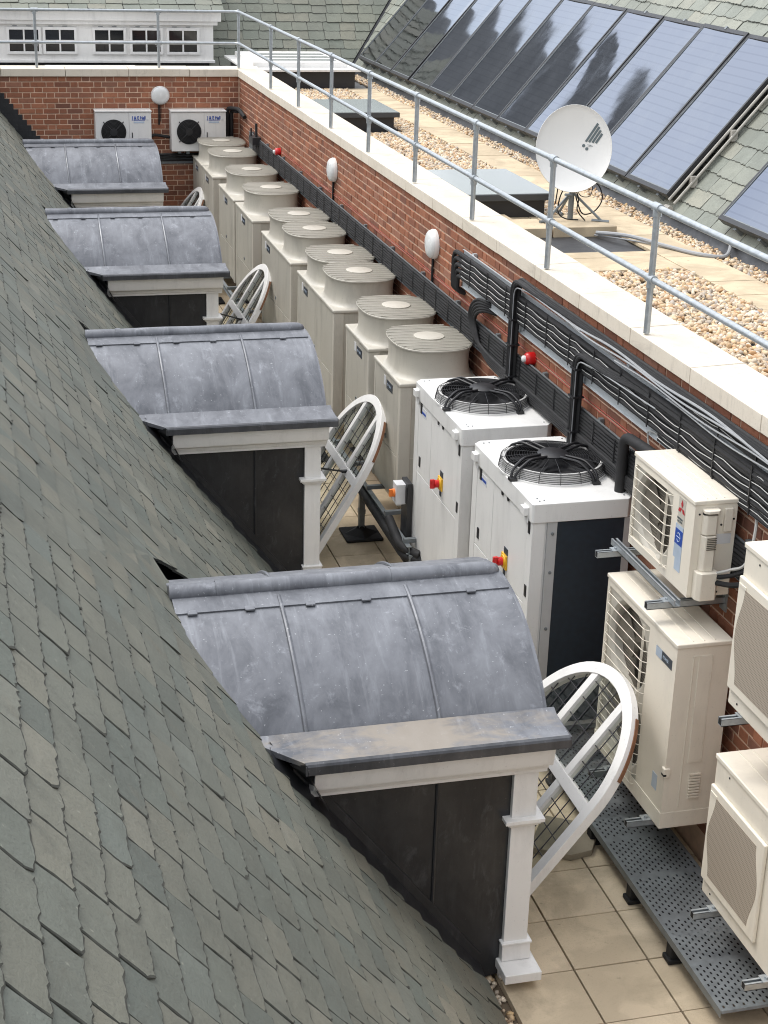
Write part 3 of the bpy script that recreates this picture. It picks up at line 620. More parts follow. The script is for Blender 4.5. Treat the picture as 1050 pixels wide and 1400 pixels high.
mb.tube(catmull([(0,0,.33),(-.06,-.04,.34),(-.13,-.05,.22),(-.14,-.05,.08),(-.07,-.06,.02),(.05,-.08,.01)], 8), .006, 6)
mb.tube(catmull([(.02,0,.3),(.05,-.05,.2),(.03,-.09,.1),(.10,-.12,.01)], 8), .006, 6); mb.tube(catmull([(-.16,-.08,.42),(-.17,-.08,.3),(-.18,-.07,.16)], 6), .006, 6)
mb.build('cable', M['rubber'], r0, smooth=True)

# ---------------------------------------------------------------- handrail
r0 = empty('handrail', (4.175, 14, 2.912), 'grey tubular key clamp handrail along the coping', 'handrail')
ZT, ZM = 3.705-2.912, 3.262-2.912; posts = [5.45, 7.25, 9.07, 10.90, 12.72, 14.50, 16.28, 18.02, 19.82, 21.62, 24.13]
pt_o = None; PX = -.035
for i, y in enumerate(posts):
    if pt_o is None:
        mb = MB(); mb.tube([(0,0,.004),(0,0,ZT)], .0205, 14); pt_o = mb.build('post', M['galv'], r0, smooth=True); o = pt_o
        mb = MB()
        for z in (ZT, ZM): mb.tube([(0,-.048,z),(0,.048,z)], .0285, 14); mb.tube([(0,0,z-.055),(0,0,z)], .0275, 14)
        cl = each(mb, 'clamp', M['galv'], o, smooth=True)
    else:
        o = pt_o.copy(); COL.objects.link(o)
        for q in cl: c = q.copy(); COL.objects.link(c); c.parent = o
    o.location = (PX, y-14, 0)
for x in (2.97, 1.23, -.5):
    o = pt_o.copy(); COL.objects.link(o); o.location = (x-4.175, 24.13-14, 0); o.rotation_euler = (0,0,PI/2)
    for q in cl: c = q.copy(); COL.objects.link(c); c.parent = o
for nm, z in (('top_rail', ZT), ('middle_rail', ZM)):
    mb = MB(); mb.tube(fillet([(PX,3.0-14,z),(PX,24.13-14,z),(-6,24.13-14,z)], .10, 6), .0205, 14); mb.build(nm, M['galv'], r0, smooth=True)

# ---------------------------------------------------------------- far white dormer
r0 = empty('long_dormer', (2, 26.0, ZR), 'long white dormer with a row of dark casement windows beyond the end wall', 'dormer')
Z = lambda z: z-ZR; X = lambda x: x-2
mb = MB(); mb.box(X(-2.5), X(4.06), .0, 1.2, Z(2.80), Z(3.50)); mb.build('wall', M['white'], r0)
mb = MB(); mb.box(X(-2.5), X(4.17), -.10, 1.2, Z(3.42), Z(3.56)); mb.box(X(-2.5), X(4.12), -.06, 1.2, Z(3.36), Z(3.42)); mb.box(X(-2.5), X(4.19), -.15, 1.2, Z(3.56), Z(3.585)); mb.box(X(-2.5), X(4.08), -.05, .3, Z(2.79), Z(2.83)); mb.build('cornice', M['white'], r0, bevel=.006)
mb = MB(); mb.box(X(-2.5), X(4.0), .06, .9, -.03, Z(2.79)); mb.build('lead_base', M['lead_dark'], r0)
wp = None
for x0 in (-.70, -.15, .895, 1.435, 2.185, 2.755, 3.325):
    if wp is None:
        mb = MB(); w_, zb, zt = .515, Z(2.915), Z(3.315)
        for (a,b,c,d) in ((0,.04,zb,zt),(w_-.04,w_,zb,zt),(.04,w_-.04,zb,zb+.04),(.04,w_-.04,zt-.04,zt),(w_/2-.012,w_/2+.012,zb+.04,zt-.04)): mb.box(a, b, -.035, -.002, c, d)
        mb.box(.04, w_/2-.012, -.03, -.002, (zb+zt)/2-.011, (zb+zt)/2+.011); mb.box(w_/2+.012, w_-.04, -.03, -.002, (zb+zt)/2-.011, (zb+zt)/2+.011); wp = mb.build('window', M['white'], r0, bevel=.003); o = wp
        mb = MB(); mb.add([(.03,-.006,zb+.03),(w_-.03,-.006,zb+.03),(w_-.03,-.006,zt-.03),(.03,-.006,zt-.03)], [(0,1,2,3)]); gp = mb.build('pane', M['win_glass'], o)
        mb = MB(); 
        for q in (.09, .30): mb.box(q, q+.07, -.038, -.03, zt+.012, zt+.022)
        vp_ = mb.build('trickle_vent', M['galv_d'], o)
    else:
        o = wp.copy(); COL.objects.link(o)
        for q in (gp, vp_): g = q.copy(); COL.objects.link(g); g.parent = o
    o.location = (X(x0), 0, 0)
rp = R(24); dfn = lambda a, b, h: (a-2, -.17 + b*math.cos(rp) - h*math.sin(rp), Z(3.59) + b*math.sin(rp) + h*math.cos(rp))
mb = MB(); slates(mb, dfn, -2.5, 4.19, 1.6, .17, .27, .008, (), [((1,0),4.2)], .006, .6, random.Random(23)); mb.build('slates', [M['slate_f'], M['slate_edge_r']], r0)
mb = MB(); mb.add([dfn(-2.5,0,0), dfn(4.19,0,0), dfn(4.19,1.8,0), dfn(-2.5,1.8,0)], [(0,1,2,3)]); mb.prism([(-.14,3.585),(1.2,3.585),(1.2,4.15)], lambda a, b, d: (d, a, b-ZR), X(4.10), X(4.15)); mb.build('roof_deck', M['felt'], r0)
# ---------------------------------------------------------------- dormers
def arc_pt(t, r=1.0): return (r*math.sin(t), 1.0 + r*math.cos(t))          # angle from the crown, in (y, z)
TH = math.asin(.855); X0 = 2.75
def make_dormer(tilt=38, stay=False):
    d = empty('dormer', (X0, DY[0], 0)); xi = .945-X0
    def ext(mb, prof, x0, x1, m=0): mb.prism(prof, lambda a, b, q: (q, a, b), x0, x1, m)
    def band(mb, t0, t1, r0, r1, x0, x1, n=16):
        P = [arc_pt(lerp(t0,t1,i/n), r1) for i in range(n+1)] + [arc_pt(lerp(t1,t0,i/n), r0) for i in range(n+1)]; ext(mb, P, x0, x1)
    mb = MB(); band(mb, -TH, TH, .955, .995, xi, .0, 40); roof = mb.build('lead_roof', M['lead'], d, smooth=True, angle=30)
    mb = MB(); band(mb, -TH, TH, .95, .985, -.02, .022, 40); mb.build('verge', M['lead'], roof, smooth=True, angle=30)
    mb = MB()
    for sx in (-.555, -1.245, -1.93):
        pts = [(sx+.012*math.sin(t*3), *arc_pt(t, .998)) for t in [lerp(-TH, -.10, i/24) for i in range(25)]]; mb.tube(pts, .0125, 8)
        pts = [(sx, *arc_pt(t, .998)) for t in [lerp(.10, TH, i/16) for i in range(17)]]; mb.tube(pts, .0125, 8)
    each(mb, 'roll_seam', M['lead'], roof, smooth=True)
    mb = MB(); band(mb, -.20, .20, .996, 1.0035, xi, -.004, 14); mb.build('ridge_flashing', M['lead'], roof, smooth=True, angle=30)
    mb = MB(); rr = random.Random(4)
    for x in (-.22, -.80, -1.10, -1.42, -1.72): 
        t = -.20; y, z = arc_pt(t, 1.002); mb.box(x-.026, x+.026, y-.022, y+.03, z-.006, z+.006)
    for x in (-.22, -.45, -.80, -1.05): y, z = arc_pt(-TH+.03, 1.0); mb.box(x-.03, x+.03, y-.016, y+.012, z-.022, z+.014)
    each(mb, 'fixing_clip', M['lead'], roof, bevel=.004)
    mb = MB(); mb.tube([(x_, 0, 2.008+.002*math.sin(x_*9)) for x_ in np.linspace(xi-.01, -.10, 14)] + [(-.05,0,2.004),(-.02,0,1.998),(-.008,0,1.99)], [.050]*14+[.048,.038,.022], 16)
    for x in (-.60, -1.55): mb.tube([(x-.02,0,2.009),(x+.02,0,2.009)], .0535, 16)
    mb.build('ridge_roll', M['lead'], roof, smooth=True, angle=50)
    for s in (-1, 1):
        mb = MB(); prof = [(s*.83, 1.585), (s*.875, 1.565), (s*1.068, 1.546), (s*1.06, 1.520), (s*.83, 1.525)]
        ext(mb, prof, 1.12-X0, .052); mb.v = [((1.20+max(0, abs(v[1])-.83)*1.02-X0) if v[0] < -1 else v[0], v[1], v[2]) for v in mb.v]; mb.build('gutter_ledge', M['lead'], d, bevel=.004)
        mb = MB(); ext(mb, [(s*1.064,1.547),(s*1.080,1.541),(s*1.087,1.530),(s*1.087,1.484),(s*1.076,1.484),(s*1.064,1.518)], 1.445-X0, .054); mb.box(.050, .060, min(s*.84,s*1.08), max(s*.84,s*1.08), 1.487, 1.545); mb.build('drip_edge', M['lead_mid'], d, smooth=True, angle=30)
        mb = MB(); ext(mb, [(s*.895,1.275),(s*.945,1.275),(s*.945,1.30),(s*.958,1.302),(s*.968,1.33),(s*1.015,1.352),(s*1.022,1.365),(s*1.045,1.48),(s*1.045,1.512),(s*.895,1.512)], 1.50-X0, -.005)
        mb.build('cornice', M['white'], d, bevel=.003)
        fl = [(1.30,.87,.035),(1.38,.985,.06),(1.45,1.088,None),(1.46,1.09,1.484),(1.57,1.055,.045),(1.585,.97,.04),(1.50,.90,.035),(1.36,.86,.035)]
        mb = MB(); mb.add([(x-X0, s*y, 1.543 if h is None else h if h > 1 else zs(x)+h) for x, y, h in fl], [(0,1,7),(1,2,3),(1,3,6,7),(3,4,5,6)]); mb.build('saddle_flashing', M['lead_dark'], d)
        mb = MB(); xz = lambda a, b, q: (a-X0, q, b); mb.prism([(2.60,.02),(2.60,1.30),(1.40,1.30),(2.43,.0)], xz, s*.90, s*.86)
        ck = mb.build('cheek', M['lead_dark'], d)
        mb = MB(); mb.tube([(2.17-X0,s*.902,.30),(2.17-X0,s*.902,1.29)], .010, 8); mb.build('roll_seam', M['lead_dark'], ck, smooth=True)
        mb = MB(); st = [(1.42,.11),(1.42,.0),(2.46,.0),(2.46,.11)]
        P = [(x, zs(x)-.02+h) for x, h in st]; mb.prism(P, xz, s*.912, s*.90)
        P2 = [(1.3, zs(1.3)), (2.46, zs(2.46))]; mb.add([(P2[0][0]-X0,s*.91,P2[0][1]+.02),(P2[1][0]-X0,s*.91,P2[1][1]+.02),(P2[1][0]-X0,s*1.06,P2[1][1]-.02),(P2[0][0]-X0,s*1.06,P2[0][1]-.02)], [(0,1,2,3)]); mb.build('flashing', M['lead_dark'], ck)
        mb = MB(); b4 = lambda x0, x1, y0, y1, z0, z1: mb.box(x0-X0, x1-X0, min(s*y0,s*y1), max(s*y0,s*y1), z0, z1)
        b4(2.572, 2.705, .80, .930, .12, 1.276); pl = mb.build('pilaster', M['white'], d, bevel=.003)
        mb = MB(); b4(2.530, 2.745, .78, .968, .985, 1.008); b4(2.548, 2.728, .78, .952, .968, .985); b4(2.560, 2.716, .78, .941, .955, .968); mb.build('moulded_cap', M['white'], pl, bevel=.003)
        mb = MB(); b4(2.562, 2.722, .78, .945, .12, .225); b4(2.556, 2.728, .78, .952, .225, .238); mb.build('plinth', M['white'], pl, bevel=.004)
    mb = MB(); mb.box(2.545-X0, 2.752-X0, -1.065, 1.065, .062, .118); mb.box(2.56-X0, 2.70-X0, -.93, .93, .0, .062); mb.build('sill', M['white'], d, bevel=.005)
    mb = MB(); n = 24; A = []; B = []                                       # arched front
    hw = .64
    for i in range(n+1):
        t = -PI/2 + PI*i/n; A.append((hw*math.sin(t), .90 + hw*math.cos(t))); tt = lerp(-TH, TH, i/n); B.append(arc_pt(tt, .955))
    for x0, x1 in ((2.60-X0, 2.66-X0),):
        vs = [(x0,*p) for p in A]+[(x0,*p) for p in B]+[(x1,*p) for p in A]+[(x1,*p) for p in B]; m = n+1; fs = []
        for i in range(n): fs += [(i,i+1,m+i+1,m+i),(2*m+i,2*m+i+1,3*m+i+1,3*m+i),(i,i+1,2*m+i+1,2*m+i),(m+i,m+i+1,3*m+i+1,3*m+i)]
        mb.add(vs, fs)
        for s in (-1, 1): mb.box(x0, x1, min(s*hw,s*.86), max(s*hw,s*.86), .118, .90); mb.box(x0, x1, min(s*.64,s*.86), max(s*.64,s*.86), .90, 1.52)
    mb.build('arched_front', M['white'], d)
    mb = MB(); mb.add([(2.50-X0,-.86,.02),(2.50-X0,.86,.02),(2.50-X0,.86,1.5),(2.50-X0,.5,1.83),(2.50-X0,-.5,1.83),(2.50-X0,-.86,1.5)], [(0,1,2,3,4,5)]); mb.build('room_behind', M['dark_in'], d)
    # casement, hinged at the sill and leaning out
    th = R(tilt); fw, hw, s0 = .074, .63, .715
    def Wp(p, s, h): return (math.sin(th)*s - math.cos(th)*h, p + .05, .175 + math.cos(th)*s + math.sin(th)*h)
    def path(w, sb): return [(-w, sb)] + [(-w*math.cos(PI*i/32), s0 + w*math.sin(PI*i/32)) for i in range(33)] + [(w, sb)]
    po, pi2 = path(hw, 0.0), path(hw-fw, fw+.02); m = len(po); vs = []
    for h in (.028, -.03): vs += [Wp(*q, h) for q in po] + [Wp(*q, h) for q in pi2]
    fs = []
    for i in range(m):
        j = (i+1) % m; fs += [(i,j,m+j,m+i),(2*m+i,3*m+i,3*m+j,2*m+j),(i,2*m+i,2*m+j,j),(m+i,m+j,3*m+j,3*m+i)]
    mb = MB(); mb.add(vs, fs)
    def bar(mb, p0, p1, q0, q1, h0, h1): mb.add([Wp(p, s, h) for h in (h0,h1) for s in (q0,q1) for p in (p0,p1)], [(0,2,3,1),(4,5,7,6),(0,1,5,4),(2,6,7,3),(0,4,6,2),(1,3,7,5)])
    wn_ = mb.build('casement_window', M['white'], d, bevel=.004)
    mb = MB(); w = .031
    for p in (-.205, .205): bar(mb, p-w, p+w, fw, s0+math.sqrt((hw-fw)**2-p*p)+.01, -.024, .022)
    each(mb, 'mullion', M['white'], wn_, bevel=.003)
    mb = MB(); bar(mb, -hw+fw-.005, hw-fw+.005, .655, .725, -.0245, .0245); mb.build('mid_rail', M['white'], wn_, bevel=.003)
    mb = MB(); q = path(hw-fw+.004, fw); mb.add([Wp(*p, 0) for p in q], [tuple(range(len(q)))]); mb.build('glass', M['glass'], wn_)
    mb = MB(); r = .0036
    for p in (-.47,-.38,-.29,-.06,.06,.29,.38,.47):
        mb.tube([Wp(p, fw, .004), Wp(p, s0+math.sqrt(max((hw-fw)**2-p*p,0)), .004)], r, 6)
    for s in (.20,.32,.44,.56,.84,.96,1.08,1.20):
        ww = hw-fw if s < s0 else math.sqrt(max((hw-fw)**2-(s-s0)**2, 0)); mb.tube([Wp(-ww, s, .004), Wp(ww, s, .004)], r, 6)
    mb.build('leading', M['came'], wn_)
    mb = MB(); a0, a1 = R(20), R(56); vs = []
    for i in range(13):
        t = lerp(a0, a1, i/12)
        for rr_, h in ((hw+.002,-.024),(hw+.002,-.002),(hw+.008,-.002),(hw+.008,-.024)): vs.append(Wp(-rr_*math.cos(t), s0+rr_*math.sin(t), h))
    mb.add(vs, [(i*4+j, i*4+(j+1) % 4, (i+1)*4+(j+1) % 4, (i+1)*4+j) for i in range(12) for j in range(4)]+[(0,1,2,3),(48,49,50,51)]); mb.build('edge_strip', M['wood'], wn_)
    if not stay: return d
    mb = MB(); mb.tube([Wp(-.28,.69,.03), (-.06,-.60,.98)], .008, 8); mb.box(*(lambda p: (p[0]-.03,p[0]+.03,p[1]-.015,p[1]+.015,p[2]-.01,p[2]+.012))(Wp(-.28,.69,.035))); mb.build('stay_arm', M['black'], wn_, smooth=True, angle=40)
    return d
dp = make_dormer(); dp2 = make_dormer(31, True); dl = ['nearest lead barrel roofed dormer, brown stain along its gutter ledge, arched window open', 'second dormer from the camera, grey lead barrel roof, its arched window against the beige units', 'third dormer from the camera, lead barrel roof, between the second and the farthest', 'farthest lead barrel roofed dormer, against the brick end wall']
for i, yc in enumerate(DY):
    o = dp if i == 0 else dp2 if i == 1 else copy_tree(dp2); o.location = (X0, yc, 0); tag(o, dl[i], 'dormer', 'lead roofed dormers on the left slope')
for c in dp.children:
    if c.name.startswith('gutter_ledge'): c.data = c.data.copy(); c.data.materials[0] = M['lead_stain']; c['label'] = 'brown stained lead ledge'

# ---------------------------------------------------------------- cream condensing units with bell mouths
CX, CD, CZ0, CZ1 = 3.42, .68, .60, 1.69
def make_cm(w, bells, badge_at):
    u = empty('condensing_unit', (0,0,0)); H = CZ1-CZ0
    mb = MB(); mb.box(.006, CD-.004, .004, w-.004, .02, H-.03); mb.box(.03, CD-.03, .03, w-.03, 0, .02); mb.build('cabinet', M['beige_d'], u, bevel=.004)
    mb = MB(); zs_ = .43; g = .003
    cuts = [.075, w-.05] if w < 1.3 else [.075, w/2, w-.05]
    for a, b in zip(cuts[:-1], cuts[1:]): mb.box(0, .012, a+g, b-g, zs_+g, H-.034); mb.box(0, .012, a+g, b-g, .03, zs_-g)
    each(mb, 'front_panel', M['beige_d'], u, bevel=.003)
    mb = MB(); mb.box(-.002, .10, -.002, .072, .01, H-.032); mb.box(-.002, .05, w-.047, w+.002, .01, H-.032); each(mb, 'corner_post', M['beige'], u, bevel=.008)
    mb = MB(); mb.box(.10, CD, .0, .0035, .43, .436); mb.box(.10, CD, -.001, .0035, .02, .06); each(mb, 'side_seam', M['beige'], u)
    mb = MB(); mb.box(-.012, CD+.008, -.010, w+.010, H-.034, H); mb.build('lid', M['beige'], u, bevel=.012, seg=3)
    mb = MB(); mb.box(-.003, 0, badge_at, badge_at+.19, H-.165, H-.09); mb.build('badge', M['badge'], u)
    text('badge_print', 'CITY MULTI', .028, (-.0035, badge_at+.18, H-.138), (0,-1,0), (0,0,1), M['label'], u, .95)
    mb = MB(); mb.box(-.0025, 0, badge_at+.22, badge_at+.28, H-.155, H-.075); mb.build('sticker', M['paper'], u)
    for by in bells:
        c = (.345, by, H); mb = MB(); k = dict(n=56, sx=.332, sy=.418, p=2.75)
        mb.lathe([(1.07,.0),(1.0,.012),(.965,.045),(.945,.10),(.95,.19),(.975,.235),(.985,.248),(.985,.270),(.93,.274)], c, **k); bl = mb.build('bell_mouth', M['beige'], u, smooth=True, angle=50)
        mb = MB(); mb.lathe([(.001,.2745),(.30,.2760),(.93,.2740),(1.0,.2690),(1.008,.258),(1.0,.250)], c, **k); mb.build('fan_guard', M['guard'], bl, smooth=True, angle=30)
        mb = MB(); mb.lathe([(1.002,.2665),(1.012,.262),(1.010,.252),(.99,.248)], c, **k)
        for q in range(-4, 5):
            y_ = q*.088; xx = .345*(max(0, 1-abs(y_/.415)**2.75))**(1/2.75); mb.tube([(c[0]-xx*.98, c[1]+y_, H+.2765),(c[0]+xx*.98, c[1]+y_, H+.2765)], .0035, 6)
        mb.build('guard_wire', M['beige'], bl, smooth=True)
        mb = MB(); mb.lathe([(.13,.274),(.13,.284),(.115,.287),(.001,.288)], c, n=32); mb.build('centre_disc', M['beige'], bl, smooth=True)
    mb = MB(); mb.lathe([(.02,0),(.02,.012),(.001,.012)], (-.006, w*.5, .5), n=10, axis='x'); mb.build('cover_screw', M['galv_d'], u)
    return u
spec = [('A',23.01,.92,[.44]),('B',22.03,.92,[.40]),('C',20.31,1.20,[.67]),('D',18.97,1.20,[.65]),('E',16.67,1.71,[1.27,.44]),('F',14.61,1.71,[1.33,.46]),('G',13.24,.86,[.41]),('H',12.17,.86,[.41])]
cl = {'A':'farthest cream condensing unit, in the corner under the end wall','B':'cream condensing unit second from the end wall','C':'wider single bell cream unit third from the end wall','D':'wider single bell cream unit fourth from the end wall','E':'long cream unit with two bell mouths, the further of the two such','F':'long cream unit with two bell mouths, the nearer of the two such','G':'single bell cream unit just beyond the nearest one','H':'nearest cream condensing unit, touching the white chillers in view'}
protos = {}
for k, y0, w, bells in spec:
    if w in protos: o = copy_tree(protos[w])
    else: o = protos[w] = make_cm(w, bells, {.92:.42,1.20:.54,1.71:1.21,.86:.25}[w])
    o.location = (CX, y0, CZ0); tag(o, cl[k], 'air conditioner', 'cream condensing units along the wall')
# steel rails, feet under the units
r0 = empty('support_frame', (3.4, 16, 0), 'long dark steel frame on rubber feet under the cream units', 'support frame')
mb = MB()
for x in (3.32, 3.98):
    mb.box(x-.02-3.4, x+.02-3.4, 11.4-16, 23.9-16, .50, .505); mb.box(x-.02-3.4, x+.02-3.4, 11.4-16, 23.9-16, .56, .565); mb.box(x-.003-3.4, x+.003-3.4, 11.4-16, 23.9-16, .505, .56)
y = 11.5
while y < 23.4: mb.box(3.30-3.4, 4.0-3.4, y-16-.02, y-16+.02, .566, .599); y += .62
mb.build('rail', M['galv_d'], r0)
for x in (3.34, 3.96):
    for y in (11.4, 13.05, 15.2, 17.4, 19.6, 21.8):
        mb = MB(); mb.box(x-.025-3.4, x+.025-3.4, y-.025-16, y+.025-16, .03, .50); mb.box(x-.03-3.4, x+.03-3.4, y-.03-16, y+.03-16, .22, .26); mb.build('leg', M['galv_d'], r0)
        mb = MB(); mb.box(x-.17-3.4, x+.17-3.4, y-.17-16, y+.17-16, .002, .028); mb.lathe([(.16,.028),(.05,.075),(.04,.10)], (x-3.4, y-16, 0), n=4, cap1=True); mb.build('foot', M['rubber'], r0, bevel=.01)
r0 = empty('isolator_box', (3.30, 11.72, .55), 'small pale switch box with an orange rotary handle beside the nearest cream unit', 'switch')
mb = MB(); mb.box(-.03, .05, -.06, .06, .28, .45); mb.build('box', M['paper'], r0, bevel=.004)
mb = MB(); mb.lathe([(.034,0),(.034,-.02),(.001,-.022)], (-.03, 0, .365), axis='x', n=16); mb.box(-.075, -.05, -.012, .012, .335, .395); mb.build('handle', M['orange'], r0, bevel=.002)
mb = MB(); mb.box(.05, .09, -.11, .07, -.04, .47); mb.box(.04, .045, -.10,-.075,.30,.44); mb.build('mounting_plate', M['anthracite'], r0)
mb = MB(); mb.tube(fillet([(3.30,13.5,.50),(3.30,11.45,.46),(3.45,11.30,.46),(3.9,11.30,.46)], .14), .038, 12); mb.tube(fillet([(3.36,13.5,.40),(3.36,11.5,.36),(3.48,11.32,.36),(3.9,11.32,.36)], .14), .032, 12); mb.tube(fillet([(3.28,11.9,.62),(3.28,11.52,.52),(3.40,11.36,.50)], .1), .04, 10)
tag(mb.build('insulated_pipe', M['insul'], smooth=True), 'thick black insulated pipes bending under the first white chiller', 'pipes')

# ---------------------------------------------------------------- white chillers
def make_chiller(w, dx=.68):
    u = empty('chiller', (0,0,0)); H = 1.63
    mb = MB(); mb.box(.012, dx-.01, .012, w-.01, .0, H-.12); mb.build('cabinet', M['cabinet'], u, bevel=.004)
    mb = MB(); g = .0025
    mb.box(0, .014, .10, w*.63-g, .905+g, H-.13); mb.box(0, .014, w*.63+g, w-.10, .905+g, H-.13); mb.box(0, .014, .10, w-.10, .03, .905-g); each(mb, 'door', M['cabinet'], u, bevel=.003)
    mb = MB(); mb.box(-.002, .085, -.002, .097, .0, H-.125); mb.box(-.002, .03, w-.097, w+.002, 0, H-.125); each(mb, 'corner_post', M['cabinet'], u, bevel=.004)
    mb = MB(); c = .05; P = [(-.012+c,-.012),(dx+.01-c,-.012),(dx+.01,-.012+c),(dx+.01,w+.012-c),(dx+.01-c,w+.012),(-.012+c,w+.012),(-.012,w+.012-c),(-.012,-.012+c)]
    P[0] = (-.012+.012,-.012); P[7] = (-.012,-.012+.012)
    mb.prism(P, lambda a, b, q: (a, b, q), H-.13, H); mb.build('top_cover', M['cabinet'], u, bevel=.006)
    mb = MB()
    for (x, y) in ((.05,.04),(.085,.05),(.05,.085),(.05,w-.05),(.09,w-.05),(dx-.05,.05),(dx-.05,w-.05)): mb.lathe([(.006,0),(.006,.004),(.001,.005)], (x, y, H), n=8)
    each(mb, 'rivet', M['galv_d'], u)
    mb = MB()
    for y in (.10, w-.10): mb = MB(); mb.box(-.045, -.012, y-.045, y+.03, H-.10, H-.045); mb.box(-.018,-.012,y-.05,y+.04,H-.15,H-.04); mb.build('lifting_lug', M['cabinet'], u, bevel=.004)
    mb = MB(); mb.box(.10, .165, -.004, .012, .0, H-.13); mb.box(dx-.055, dx-.004, -.004, .012, 0, H-.13); each(mb, 'coil_frame', M['grey_post'], u)
    mb = MB(); mb.box(.165, dx-.055, -.001, .012, .04, H-.135); mb.build('coil', M['navy'], u)
    mb = MB()
    for z in (.3, .75, 1.15, 1.42): mb.lathe([(.011,0),(.011,-.006),(.001,-.008)], (.135, -.004, z), axis='y', n=10)
    each(mb, 'bolt', M['galv_d'], u)
    for (y, z) in ((.052, 1.45), (.052, 1.01), (1.06, 1.45), (1.06, 1.01)):
        mb = MB(); mb.box(-.007, .004, y-.017, y+.017, z-.04, z+.04); mb.build('latch', M['black'], u, bevel=.002)
    mb = MB()
    for (y, z) in ((.593, 1.485), (.473, 1.487)): mb.lathe([(.016,0),(.016,-.008),(.001,-.010)], (0, y, z), axis='x', n=14)
    each(mb, 'gauge_cap', M['black'], u)
    mb = MB(); mb.box(-.002, .001, w-.31, w-.19, H-.235, H-.165); mb.build('name_plate', M['paper'], u); mb = MB(); mb.box(-.003, -.001, w-.30, w-.20, H-.215, H-.195); mb.build('plate_print', M['blue'], u)
    sw = MB(); yz = (.478, 1.04); sw.lathe([(.048,-.0),(.048,-.012),(.044,-.02),(.001,-.022)], (0,)+yz, axis='x', n=24); sw.box(-.012, 0, yz[0]-.05, yz[0]+.05, yz[1]-.05, yz[1]+.05); sb = sw.build('isolator', M['yellow'], u, bevel=.002)
    mb = MB(); mb.lathe([(.030,-.02),(.030,-.05),(.024,-.056),(.001,-.057)], (0,)+yz, axis='x', n=20); mb.box(-.085, -.05, yz[0]-.012, yz[0]+.012, yz[1]-.035, yz[1]+.035); mb.build('handle', M['red'], sb, bevel=.003)
    mb = MB(); mb.box(-.004, 0, yz[0]-.05, yz[0]+.02, yz[1]+.055, yz[1]+.10); mb.box(-.004, 0, yz[0]-.02, yz[0]+.02, yz[1]-.10, yz[1]-.065); each(mb, 'isolator_label', M['badge'], sb)
    c = (dx/2+.005, w/2, H); r = .330
    fan = empty('fan', (0,0,0)); fan.parent = u
    mb = MB(); mb.lathe([(r+.035,.0),(r+.035,.012),(r+.012,.018),(r+.002,.066),(r+.004,.075),(r-.012,.075),(r-.016,.0)], c, n=64); mb.build('fan_ring', M['cabinet'], fan, smooth=True, angle=40)
    mb = MB(); mb.lathe([(r-.017,.070),(r-.017,.004),(.001,.004)], c, n=48); mb.build('fan_well', M['dark_in'], fan, smooth=True, angle=40)
    mb = MB(); mb.lathe([(.001,.08),(.085,.08),(.095,.07),(.095,.025),(.07,.006)], c, n=32)
    for q in range(5):
        a = 2*PI*q/5; vs = []
        for rr_ in (.09,.16,.24,.29):
            for da, hz in ((-.30,.015),(0,.032),(.34,.052)): t = a+da*(1+.3*(rr_-.1)); vs.append((c[0]+rr_*math.cos(t), c[1]+rr_*math.sin(t), c[2]+hz))
        mb.add(vs, [(i*3+j, i*3+j+1, i*3+j+4, i*3+j+3) for i in range(3) for j in range(2)])
    mb.build('fan_blades', M['black'], fan, smooth=True, angle=40)
    mb = MB(); ring = lambda rr_, z, t=.0020: mb.tube([(c[0]+rr_*math.cos(2*PI*j/56), c[1]+rr_*math.sin(2*PI*j/56), c[2]+z) for j in range(56)], t, 5, closed=True)
    for i in range(6): ring(r+.028-.002*i, .016+.0115*i)
    for i in range(15): q = i/14; ring(lerp(r+.014, .10, q), .078+.022*math.sin(q*PI*.55), .0016)
    for j in range(16):
        t = 2*PI*(j+.5)/16; cc, ss = math.cos(t), math.sin(t)
        mb.tube([(c[0]+cc*q, c[1]+ss*q, c[2]+z) for q, z in ((r+.034,.012),(r+.026,.060),(r+.014,.080),(r*.7,.094),(.10,.101))], .0022, 5)
    mb.build('guard_wire', M['black'], fan)
    mb = MB()
    for a in (28, 118, 208, 298):
        for da in (-.05, .05):
            t = R(a); cc, ss = math.cos(t), math.sin(t); ox, oy = -ss*da*.55, cc*da*.55
            mb.tube(fillet([(c[0]+cc*(r+.060)+ox*.5, c[1]+ss*(r+.060)+oy*.5, c[2]+.004),(c[0]+cc*(r+.035)+ox*.8, c[1]+ss*(r+.035)+oy*.8, c[2]+.070),(c[0]+cc*r*.78+ox, c[1]+ss*r*.78+oy, c[2]+.122),(c[0]+cc*.09+ox, c[1]+ss*.09+oy, c[2]+.108)], .04, 4), .0095, 8)
        mb.box(c[0]+cc*(r+.055)-.025, c[0]+cc*(r+.055)+.025, c[1]+ss*(r+.055)-.025, c[1]+ss*(r+.055)+.025, H+.001, H+.020)
    mb.lathe([(.105,.088),(.105,.108),(.09,.118),(.001,.120)], c, n=28); mb.build('fan_bracket', M['black'], fan, smooth=True, angle=40)
    mb = MB(); mb.box(.04, dx-.04, .04, w-.04, -.05, 0); mb.build('base_rail', M['galv_d'], u)
    for x in (.07, dx-.07):
        for y in (.12, w-.12): mb = MB(); mb.box(x-.06, x+.06, y-.08, y+.08, -.249, -.05); mb.build('foot', M['rubber'], u, bevel=.01)
    return u
c1 = make_chiller(1.24); c1.location = (3.40, 8.895, .25); tag(c1, 'nearer white chiller cabinet with a dark coil face and black top fan', 'chiller', 'white chillers')
c2 = copy_tree(c1); c2.location = (3.40, 10.41, .25); c2['label'] = 'further white chiller cabinet, beside the nearest cream bell mouth unit'
